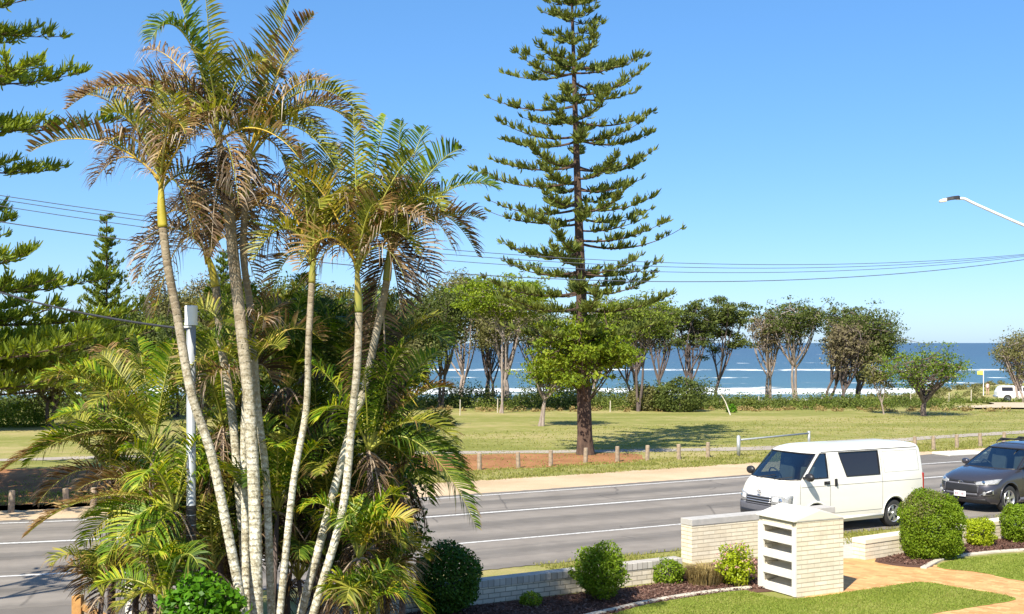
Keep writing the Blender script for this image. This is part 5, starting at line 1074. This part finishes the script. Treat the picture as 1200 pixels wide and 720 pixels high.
# ---------------------------------------------------------------- palms
prs = random.Random(77); pnr = np.random.RandomState(77)
def frond(root, P0, P3, arch, mat, ll=.46, nl=46, wd=.023, vee=.9, droop=.35, start=.14, rmat='rachis', out0=None, rr=.013, mess=.12):
    # P0 base and P3 tip in root space ; the rachis leaves upward and bends over
    P0, P3 = Vector(P0), Vector(P3); ch = P3-P0; Ln = ch.length
    up = Vector((0, 0, 1)); c1 = P0+ch*.28+up*arch*1.05; c2 = P0+ch*.72+up*arch*.95
    if out0 is not None: c1 = P0+Vector(out0)*Ln*.35
    n_ = 22; T = np.linspace(0, 1, n_)
    a0, a1, a2, a3 = [np.array(tuple(v)) for v in (P0, c1, c2, P3)]
    R_ = ((1-T)**3)[:, None]*a0+(3*T*(1-T)**2)[:, None]*a1+(3*T*T*(1-T))[:, None]*a2+(T**3)[:, None]*a3
    fo = MB(); L = np.linalg.norm(np.diff(R_, axis=0), axis=1).sum()
    nl = int(nl*max(.6, L/1.7)); t = np.linspace(start, .995, nl)
    idx = t*(n_-1); i0 = np.minimum(idx.astype(int), n_-2); fr = (idx-i0)[:, None]
    C0 = R_[i0]*(1-fr)+R_[i0+1]*fr; tg = R_[i0+1]-R_[i0]; tg /= np.linalg.norm(tg, axis=1)[:, None]
    tw = pnr.uniform(-.5, .5); ref = np.array([0, 0, 1.]); sd = np.cross(tg, ref); 
    nn_ = np.linalg.norm(sd, axis=1)[:, None]; sd = np.where(nn_ > .12, sd/(nn_+1e-9), np.array([1., 0, 0])); nm = np.cross(sd, tg)
    sd, nm = sd*math.cos(tw)+nm*math.sin(tw), nm*math.cos(tw)-sd*math.sin(tw)
    prof = np.clip(np.sin(np.pi*np.clip((t-start)/(1-start)*.86+.12, 0, 1))**.7, .2, 1)
    for sg in (1, -1):
        l = ll*prof*pnr.uniform(.78, 1.12, nl); l = l[:, None]
        fw = .45+.55*t[:, None]; dr = sd*sg*(1.0)+tg*fw*.9+nm*vee+pnr.normal(size=(nl, 3))*mess; dr /= np.linalg.norm(dr, axis=1)[:, None]
        wv = np.cross(dr, nm+sd*sg*-.8); wv /= np.linalg.norm(wv, axis=1)[:, None]
        d_ = droop*pnr.uniform(.5, 1.5, (nl, 1)); g_ = np.array([0, 0, -1.])
        p1 = C0+dr*l*.35+g_*l*d_*.04; p2 = p1+(dr+g_*d_*.55)*l*.34; p3 = p2+(dr*.8+g_*d_*1.25)*l*.34
        w0, w1, w2, w3 = wd*.5, wd, wd*.8, wd*.08
        u = t[:, None]
        for A_, B_, wa, wb, va, vb in ((C0, p1, w0, w1, 0, .35), (p1, p2, w1, w2, .35, .7), (p2, p3, w2, w3, .7, 1)):
            pass
        # one island per leaflet: shared verts
        V = np.stack([C0-wv*w0*.5, C0+wv*w0*.5, p1-wv*w1*.5, p1+wv*w1*.5, p2-wv*w2*.5, p2+wv*w2*.5, p3-wv*w3*.5, p3+wv*w3*.5], 1).reshape(-1, 3)
        vv = np.tile([0, 0, .35, .35, .7, .7, 1, 1], nl); UV = np.stack([np.repeat(t, 8), vv], -1)
        F = [(8*i+a, 8*i+a+1, 8*i+a+3, 8*i+a+2) for i in range(nl) for a in (0, 2, 4)]
        fo.add(V, F, UV)
    o = fo.build('frond', M[mat], root)
    rb = MB(); rb.tube(R_, rr*(1.25-1.05*T), 6); rb.build('rachis', M[rmat], o, smooth=True)
    return o
def palm(px_pts, dep, label, crown, rad=.062, shaft=.0, fr=(), seed=0, shaft_end=None, dl=0, grp='slender palms of the front garden clump'):
    # px_pts: pixel points of the trunk from the crown down; the root is on the ground
    pts = [at(x, y, dep) for x, y in px_pts]
    last, pv = pts[-1], pts[-2]; dirn = (last-pv); k = last.z/max(.01, -dirn.z); base = last+dirn*k*.8; base.z = 0
    P = pts+[base]; P = [p-Vector((base.x, base.y, 0)) for p in P]; root = empty('palm_tree', (base.x, base.y, 0), label, 'palm', grp)
    for i in range(len(P)-1): P[i].y += dl*(1-i/(len(P)-1))+prs.uniform(-.05, .05)*(i > 0)
    sm = catmull(P[::-1], 30); sm = np.array([tuple(p) for p in sm])
    # resample at 3 cm for ring bulges
    Ls = np.concatenate([[0], np.cumsum(np.linalg.norm(np.diff(sm, axis=0), axis=1))]); tot = Ls[-1]; q = np.arange(0, tot, .031); S = np.stack([np.interp(q, Ls, sm[:, k_]) for k_ in range(3)], 1)
    shl = shaft; cut_ = tot-shl
    ph = prs.uniform(0, 1); f = (q/.085+ph+.25*np.sin(q*3)) % 1; rr_ = rad*(1.12-.22*q/tot)*(1+.035*np.maximum(0, np.cos(f*2*np.pi))**3)*(1+pnr.normal(size=len(q))*.012)
    rr_ *= 1+.5*np.exp(-q/.25)
    k1 = q <= cut_; b = MB(); b.tube(S[k1], rr_[k1], 14); b.build('trunk', M['palmbark'], root, smooth=True)
    if shl:
        k2 = q >= cut_-.04; qq = (q[k2]-cut_)/shl; b = MB(); b.tube(S[k2], rad*(1.02+.13*np.sin(np.clip(qq*1.6+.4, 0, 3.14))-.75*np.clip(qq, 0, 1)**1.5), 14); b.build('crownshaft', M['shaft_y' if 'leftmost' in label else 'shaft'], root, smooth=True)
    top = Vector(S[-1])
    off = Vector((base.x, base.y, 0))
    for f_ in fr:
        tx, ty, dz, arch, mat = f_[:5]; kw = dict(f_[5]) if len(f_) > 5 else {}
        tip = at(tx, ty, dep+dz)-off
        s0 = kw.pop('base', None); p0 = top+Vector((prs.uniform(-.03, .03), prs.uniform(-.03, .03), prs.uniform(-.12, .02)))
        if s0: p0 = at(s0[0], s0[1], dep)-off
        kw.setdefault('rmat', 'rachis_y' if mat in ('f_singed', 'f_brown', 'f_yellow') and prs.random() < .7 else 'rachis')
        if mat == 'f_dead': kw['rmat'] = 'timber'
        frond(root, p0, tip, arch, mat, **kw)
    if fr:
        for k_ in range(6):
            a_ = k_*2.4+prs.uniform(-.5, .5)+len(label); el = prs.uniform(-.1, .95); l_ = prs.uniform(.75, 1.25); v_ = Vector((math.cos(a_)*math.cos(el), math.sin(a_)*math.cos(el), math.sin(el)))*l_
            mt_ = ('f_brown', 'f_olive', 'f_singed', 'f_olive', 'f_brown', 'f_singed')[k_]
            frond(root, top, top+v_, .2+.3*math.cos(el), mt_, **(dict(droop=1.1, mess=.3, wd=.018, rmat='rachis') if mt_ == 'f_brown' else dict(rmat='rachis_y' if k_ == 2 else 'rachis')))
    return root
SG, BR, OL, GN, BT, YL, DD = 'f_singed', 'f_brown', 'f_olive', 'f_green', 'f_bright', 'f_yellow', 'f_dead'
curl = dict(droop=1.1, mess=.3, wd=.018)
palm([(189, 212), (190, 250), (197, 310), (206, 365), (225, 460), (247, 530), (263, 605), (285, 720)], 14.6, 'leftmost leaning palm with bright yellow crownshaft', 0, .055, .56, [
 (36, 178, -.4, .42, SG, dict(vee=.9, droop=.2)), (84, 118, .5, .55, SG), (182, 96, .1, .0, OL, dict(ll=.3)), (160, 90, .9, .2, BR, curl), (240, 160, -.6, .3, BR, curl), (262, 240, .5, .4, SG), (120, 100, 1.0, .5, BR, curl), (205, 110, -.9, .2, OL), (110, 215, .9, .5, BR, curl), (228, 285, -.2, .5, BR, curl)], dl=.0)
palm([(252, 158), (262, 230), (271, 310), (283, 400), (291, 480), (297, 600), (301, 720)], 14.9, 'thickest central palm with green crownshaft and ringed trunk', 0, .074, .72, [
 (78, 128, -.3, .62, BR, dict(droop=.3, mess=.3, ll=.4)), (130, 205, .3, .95, BR, dict(droop=1.0, mess=.3)), (168, 60, .8, .5, BR, curl), (206, -12, .2, .2, GN), (176, 48, -.5, .9, GN, dict(droop=.8)), (240, -15, -.2, .08, OL, dict(ll=.34)), (268, 75, .4, .5, SG), (330, 92, .6, .5, SG), (350, 185, -.5, .35, SG), (180, 200, -.9, .7, BR, curl), (300, 235, .8, .2, BR, curl), (218, 292, .3, .35, BR, curl), (247, 300, -.4, .2, DD), (150, 110, .9, .5, SG), (280, 240, -.8, .4, BR, curl)], dl=.2)
palm([(294, 176), (289, 235), (287, 300), (295, 370), (303, 480), (312, 560), (318, 700)], 15.3, 'palm just behind the thickest palm with crown leaning to the right', 0, .046, .58, [
 (342, -8, .0, .15, OL, dict(vee=.8, droop=.2)), (368, 18, -.6, .3, SG, dict(vee=.8, droop=.3)), (425, 160, .2, .72, SG, dict(droop=.5)), (432, 150, -.7, .85, OL), (402, 118, .8, .3, BR, dict(droop=.6, mess=.2)), (395, 200, -.8, .6, OL), (225, 120, .5, .5, BR, curl), (355, 245, .5, .6, BR, curl), (350, 60, .9, .3, SG), (250, 235, -.5, .3, BR, curl), (322, 292, .2, .35, BR, curl), (283, 290, .5, .1, DD), (380, 95, -1.1, .4, BR, curl)], dl=-.1)
palm([(283, 440), (281, 520), (283, 600), (288, 720)], 15.1, 'short pale palm stem hidden behind the thickest palm', 0, .050, 0, [(240, 400, .5, .3, GN), (330, 410, -.4, .3, OL), (290, 360, .2, .2, GN), (320, 450, .5, .3, DD), (235, 460, -.2, .3, BR, curl)], dl=.3)
palm([(243, 298), (252, 335), (259, 400), (270, 473), (280, 560), (290, 700)], 16.2, 'shorter palm with brown drooping crown behind the leftmost palm', 0, .058, .42, [
 (160, 330, -.4, .72, BR, dict(droop=1.0, mess=.25)), (185, 268, .4, .55, BR, dict(droop=.7)), (215, 215, .2, .4, OL), (330, 262, .3, .6, BR, dict(droop=.7)), (300, 330, -.4, .6, SG), (262, 195, -.3, .2, GN), (205, 240, .9, .5, BR, curl), (310, 215, .8, .3, OL), (180, 372, .6, .8, BR, curl)], dl=0)
palm([(367, 300), (365, 330), (362, 400), (358, 480), (344, 570), (328, 720)], 15.0, 'thin pale palm curving down through the middle of the clump', 0, .042, .3, [
 (300, 240, -.3, .5, BR, dict(droop=.6)), (275, 262, .5, .6, BR, curl), (330, 185, .2, .15, OL), (352, 170, -.4, .1, OL, dict(vee=.9)), (395, 190, .3, .2, GN), (430, 262, -.4, .5, OL), (318, 345, .4, .45, SG), (420, 320, .3, .4, DD), (385, 170, .7, .2, OL), (450, 240, .6, .4, SG), (310, 210, .9, .4, SG)])
palm([(418, 312), (420, 367), (419, 430), (412, 490), (401, 600), (367, 722)], 14.8, 'green stemmed palm with upright fan like crown right of centre', 0, .049, .55, [
 (414, 128, -.1, .05, OL, dict(vee=.9, ll=.36)), (452, 135, .3, .15, BT, dict(vee=.9, ll=.4)), (388, 170, .4, .15, OL), (352, 205, -.3, .35, YL), (340, 232, .5, .45, OL), (485, 180, -.3, .25, OL, dict(vee=.8)), (505, 262, .4, .6, OL), (365, 330, .3, .5, BR, curl), (475, 330, -.3, .5, BR, curl), (510, 225, .9, .4, SG), (345, 290, .9, .5, GN)])
palm([(457, 288), (452, 335), (440, 395), (428, 453), (411, 505), (392, 575), (372, 650), (352, 722)], 15.4, 'rightmost palm crossing the green stemmed palm low down', 0, .052, .42, [
 (584, 222, -.1, .50, GN, dict(vee=.6, droop=.55)), (566, 258, .4, .30, SG, dict(droop=.5)), (530, 290, -.4, .62, BR, curl), (470, 142, .0, .1, GN, dict(vee=.8)), (498, 150, .5, .15, GN), (510, 196, .8, .25, OL), (400, 230, .5, .35, YL), (540, 175, -.4, .35, GN), (488, 352, .2, .4, DD), (505, 335, -.4, .5, DD), (440, 345, .3, .4, DD), (395, 300, -.4, .4, BR, curl), (470, 370, -.1, .25, DD), (430, 400, .1, .2, DD), (520, 235, .9, .4, OL), (560, 300, .7, .7, SG), (455, 480, .1, .0, DD, dict(base=(448, 345))), (425, 470, .2, .0, DD, dict(base=(445, 350)))])
# young palms forming the undergrowth
def young(cx, cy, dep, tips, nrand, label, seed, mats=(GN, OL, BT), L=(1.0, 1.7), dead=3):
    c = at(cx, cy, dep); root = empty('young_palm', (c.x, c.y, 0), label, 'palm', 'young palms beneath the tall clump'); rs = random.Random(seed)
    b = MB(); b.tube([(0, 0, 0), (rs.uniform(-.1, .1), 0, c.z*.5), (0, 0, c.z)], [.06, .04, .03], 10); b.build('trunk', M['bark_d'], root, smooth=True)
    off = Vector((c.x, c.y, 0)); top = Vector((0, 0, c.z))
    for tx, ty, dz, arch, mat in tips: frond(root, top, at(tx, ty, dep+dz)-off, arch, mat, ll=.48, nl=64, wd=.021, vee=.5, droop=.5)
    for i in range(nrand):
        a_ = i*2.4+rs.uniform(-.4, .4); el = rs.uniform(.35, 1.35); l = rs.uniform(*L); v = Vector((math.cos(a_)*math.cos(el), math.sin(a_)*math.cos(el), math.sin(el)))*l
        frond(root, top, top+v, .18+.32*math.cos(el), rs.choice(mats), ll=.44, nl=54, wd=.021, vee=.45, droop=.6, mess=.16)
    for i in range(int(dead*.6)):
        a_ = rs.uniform(0, 6.28); l = rs.uniform(.8, 1.4); frond(root, top, top+Vector((math.cos(a_)*.5*l, math.sin(a_)*.5*l, -.8*l)), .25, DD, ll=.34, nl=34, wd=.016, vee=-.1, droop=1.2, mess=.4, rmat='timber')
young(180, 520, 16.3, [(92, 428, -.3, .25, BT), (118, 415, .4, .25, OL), (62, 492, .2, .35, BT), (30, 545, -.2, .42, GN), (2, 552, .3, .35, SG), (160, 395, .6, .2, BT), (205, 400, -.3, .15, BT)], 5, 'young palm fanning bright fronds at the left of the clump', 1, dead=3)
young(205, 600, 15.0, [(30, 628, -.3, .45, SG), (98, 640, .2, .42, BT), (122, 660, -.4, .38, BT), (130, 560, .3, .3, OL), (90, 575, -.2, .35, BR), (165, 662, -.6, .25, BT), (250, 540, .3, .25, BT)], 6, 'young palm with yellow tipped fronds hanging over the road', 2, mats=(BT, BT, OL), L=(.8, 1.3), dead=3)
young(262, 500, 16.8, [(215, 420, .3, .2, BT), (300, 395, .4, .2, OL), (245, 400, -.3, .1, BT)], 8, 'young palm behind the grey pole', 3, dead=4)
young(338, 455, 16.9, [(310, 360, .2, .1, GN), (385, 352, .4, .15, GN), (352, 345, -.3, .05, GN)], 9, 'dark green young palm behind the white trunks', 4, mats=(GN, GN, OL), dead=6)
young(405, 470, 17.0, [(470, 345, .3, .2, GN), (440, 330, .0, .1, GN), (380, 350, .4, .1, GN)], 9, 'dark green young palm behind the right palm stems', 5, mats=(GN, GN, OL), dead=8)
young(432, 530, 15.6, [(558, 618, -.3, .75, GN), (552, 572, .3, .5, GN), (535, 520, -.2, .45, OL), (512, 412, .5, .25, BT), (530, 455, .3, .35, SG), (474, 398, -.2, .1, GN), (545, 548, .7, .5, GN), (505, 590, .8, .5, GN)], 8, 'young palm with long dark frond arching to the right over the road', 6, mats=(GN, GN, BT), dead=5)
young(420, 655, 15.0, [(478, 612, -.2, .3, YL), (455, 700, .4, .4, SG), (470, 640, -.3, .35, OL), (500, 655, .5, .35, OL), (440, 590, .2, .2, BT), (500, 725, .4, .2, BT)], 7, 'low young palm with pinkish dry tips at the right foot of the clump', 7, mats=(BT, OL, SG, GN), L=(.6, .95), dead=5)
young(325, 600, 16.0, [(300, 520, .2, .2, BT), (372, 520, -.3, .15, BT), (270, 560, .4, .2, YL)], 9, 'young palm seen between the pale stems', 8, mats=(GN, BT, OL), dead=5)
young(250, 670, 16.2, [(175, 640, .2, .3, BT), (300, 610, .4, .2, GN)], 8, 'low dark young palm at the foot of the grey pole', 9, mats=(GN, OL, GN), dead=6)
young(385, 600, 16.6, [(350, 520, .2, .2, GN)], 9, 'dark young palm deep inside the clump', 10, mats=(GN, GN, OL), dead=7)
young(160, 655, 16.4, [(95, 700, .1, .35, SG), (110, 720, -.3, .3, DD)], 6, 'young palm with drooping dry fronds near the white post', 11, mats=(OL, GN, SG), L=(.7, 1.1), dead=6)
young(130, 560, 17.0, [(60, 520, .2, .3, SG), (45, 590, -.2, .35, BR)], 6, 'young palm with bleached tips at the far left of the clump', 12, mats=(BT, OL, SG), L=(.8, 1.2), dead=4)
young(455, 700, 15.6, [(440, 720, -.2, .2, OL)], 6, 'lowest young palm beside the clipped ball shrub', 13, mats=(OL, GN, BR), L=(.5, .75), dead=3)
young(300, 430, 18.2, [(265, 372, .2, .2, OL), (335, 380, .3, .2, GN)], 10, 'shaded young palm at the back between grey pole and white stems', 14, mats=(GN, OL, GN), dead=6)
young(370, 430, 18.4, [(345, 330, .2, .2, GN), (410, 345, .3, .2, OL)], 11, 'tall dark young palm at the back of the clump centre', 15, mats=(GN, GN, OL), dead=8)
young(450, 440, 18.0, [(500, 385, .2, .3, OL), (488, 360, .3, .2, GN)], 10, 'young palm at the back right with drooping dark fronds', 16, mats=(GN, OL, GN), dead=8, L=(1.0, 1.5))
young(300, 560, 17.6, [], 11, 'dense young palm behind the thickest stems', 17, mats=(GN, BT, DD), dead=6)
young(370, 540, 18.0, [], 11, 'shaded dense young palm right of the white stems', 18, mats=(GN, GN, OL), dead=8)
young(470, 560, 17.4, [(530, 500, .2, .3, GN)], 10, 'spreading young palm behind the long arching frond', 19, mats=(GN, OL, GN), dead=5, L=(.9, 1.3))
young(230, 580, 17.4, [], 11, 'olive young palm crowding around the grey pole', 20, mats=(BT, OL, GN), dead=5)
young(180, 610, 17.0, [(120, 600, .2, .3, OL)], 9, 'young palm with mixed green and dry fronds left of the grey pole', 21, mats=(BT, OL, GN), dead=5, L=(.8, 1.2))
young(350, 680, 16.8, [], 12, 'low palm sprouting between the feet of the tall stems', 22, mats=(GN, BT, DD), dead=5)
young(270, 700, 17.4, [], 11, 'low dark palm behind the broad leaved shrub', 23, mats=(GN, DD, OL), dead=4)
young(430, 620, 16.9, [], 12, 'brownish young palm behind the right foot of the clump', 24, mats=(GN, OL, DD), dead=8, L=(.8, 1.3))
young(200, 690, 17.2, [(130, 690, .2, .3, OL)], 9, 'low fronds crowding the white post', 25, mats=(OL, DD, BR), dead=5, L=(.7, 1.1))
young(130, 480, 18.6, [(85, 450, .2, .2, BT)], 9, 'farthest left young palm with fine bright fronds', 26, mats=(BT, OL, SG), dead=3, L=(.8, 1.2))
# broadleaf undergrowth filling the dark interior
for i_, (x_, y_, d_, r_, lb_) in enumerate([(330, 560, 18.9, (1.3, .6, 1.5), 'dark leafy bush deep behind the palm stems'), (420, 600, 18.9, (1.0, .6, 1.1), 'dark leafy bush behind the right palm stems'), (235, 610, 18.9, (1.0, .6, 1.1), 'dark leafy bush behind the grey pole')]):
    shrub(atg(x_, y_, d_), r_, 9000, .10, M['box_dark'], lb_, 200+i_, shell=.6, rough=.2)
young(195, 705, 14.3, [(110, 690, .1, .25, BT), (140, 715, -.2, .2, OL), (165, 650, .2, .2, SG)], 7, 'low bright fronded palm in front of the grey pole foot', 27, mats=(BT, OL, GN), L=(.5, .8), dead=2)
young(120, 700, 16.0, [(80, 668, .1, .25, SG)], 6, 'low palm with dry fringes between timber fence and white post', 28, mats=(OL, SG, GN), L=(.5, .8), dead=3)
young(420, 735, 14.6, [(470, 700, .1, .25, BT)], 7, 'low palm at the right foot of the pale stems', 29, mats=(BT, OL, GN), L=(.5, .8), dead=2)
# off-frame tree whose shadow crosses the road at the lower left
broadleaf('street_tree', (-11.8, 17.6, 0), 7.5, 3.2, 'nearly bare tree beyond the lower left frame edge shading the road', 90, mat='banksia', crown0=.62, leaves=90, trunk_r=.16, fork=.5, limbs=2, twigs=3, lean=(.6, .4), group=None)
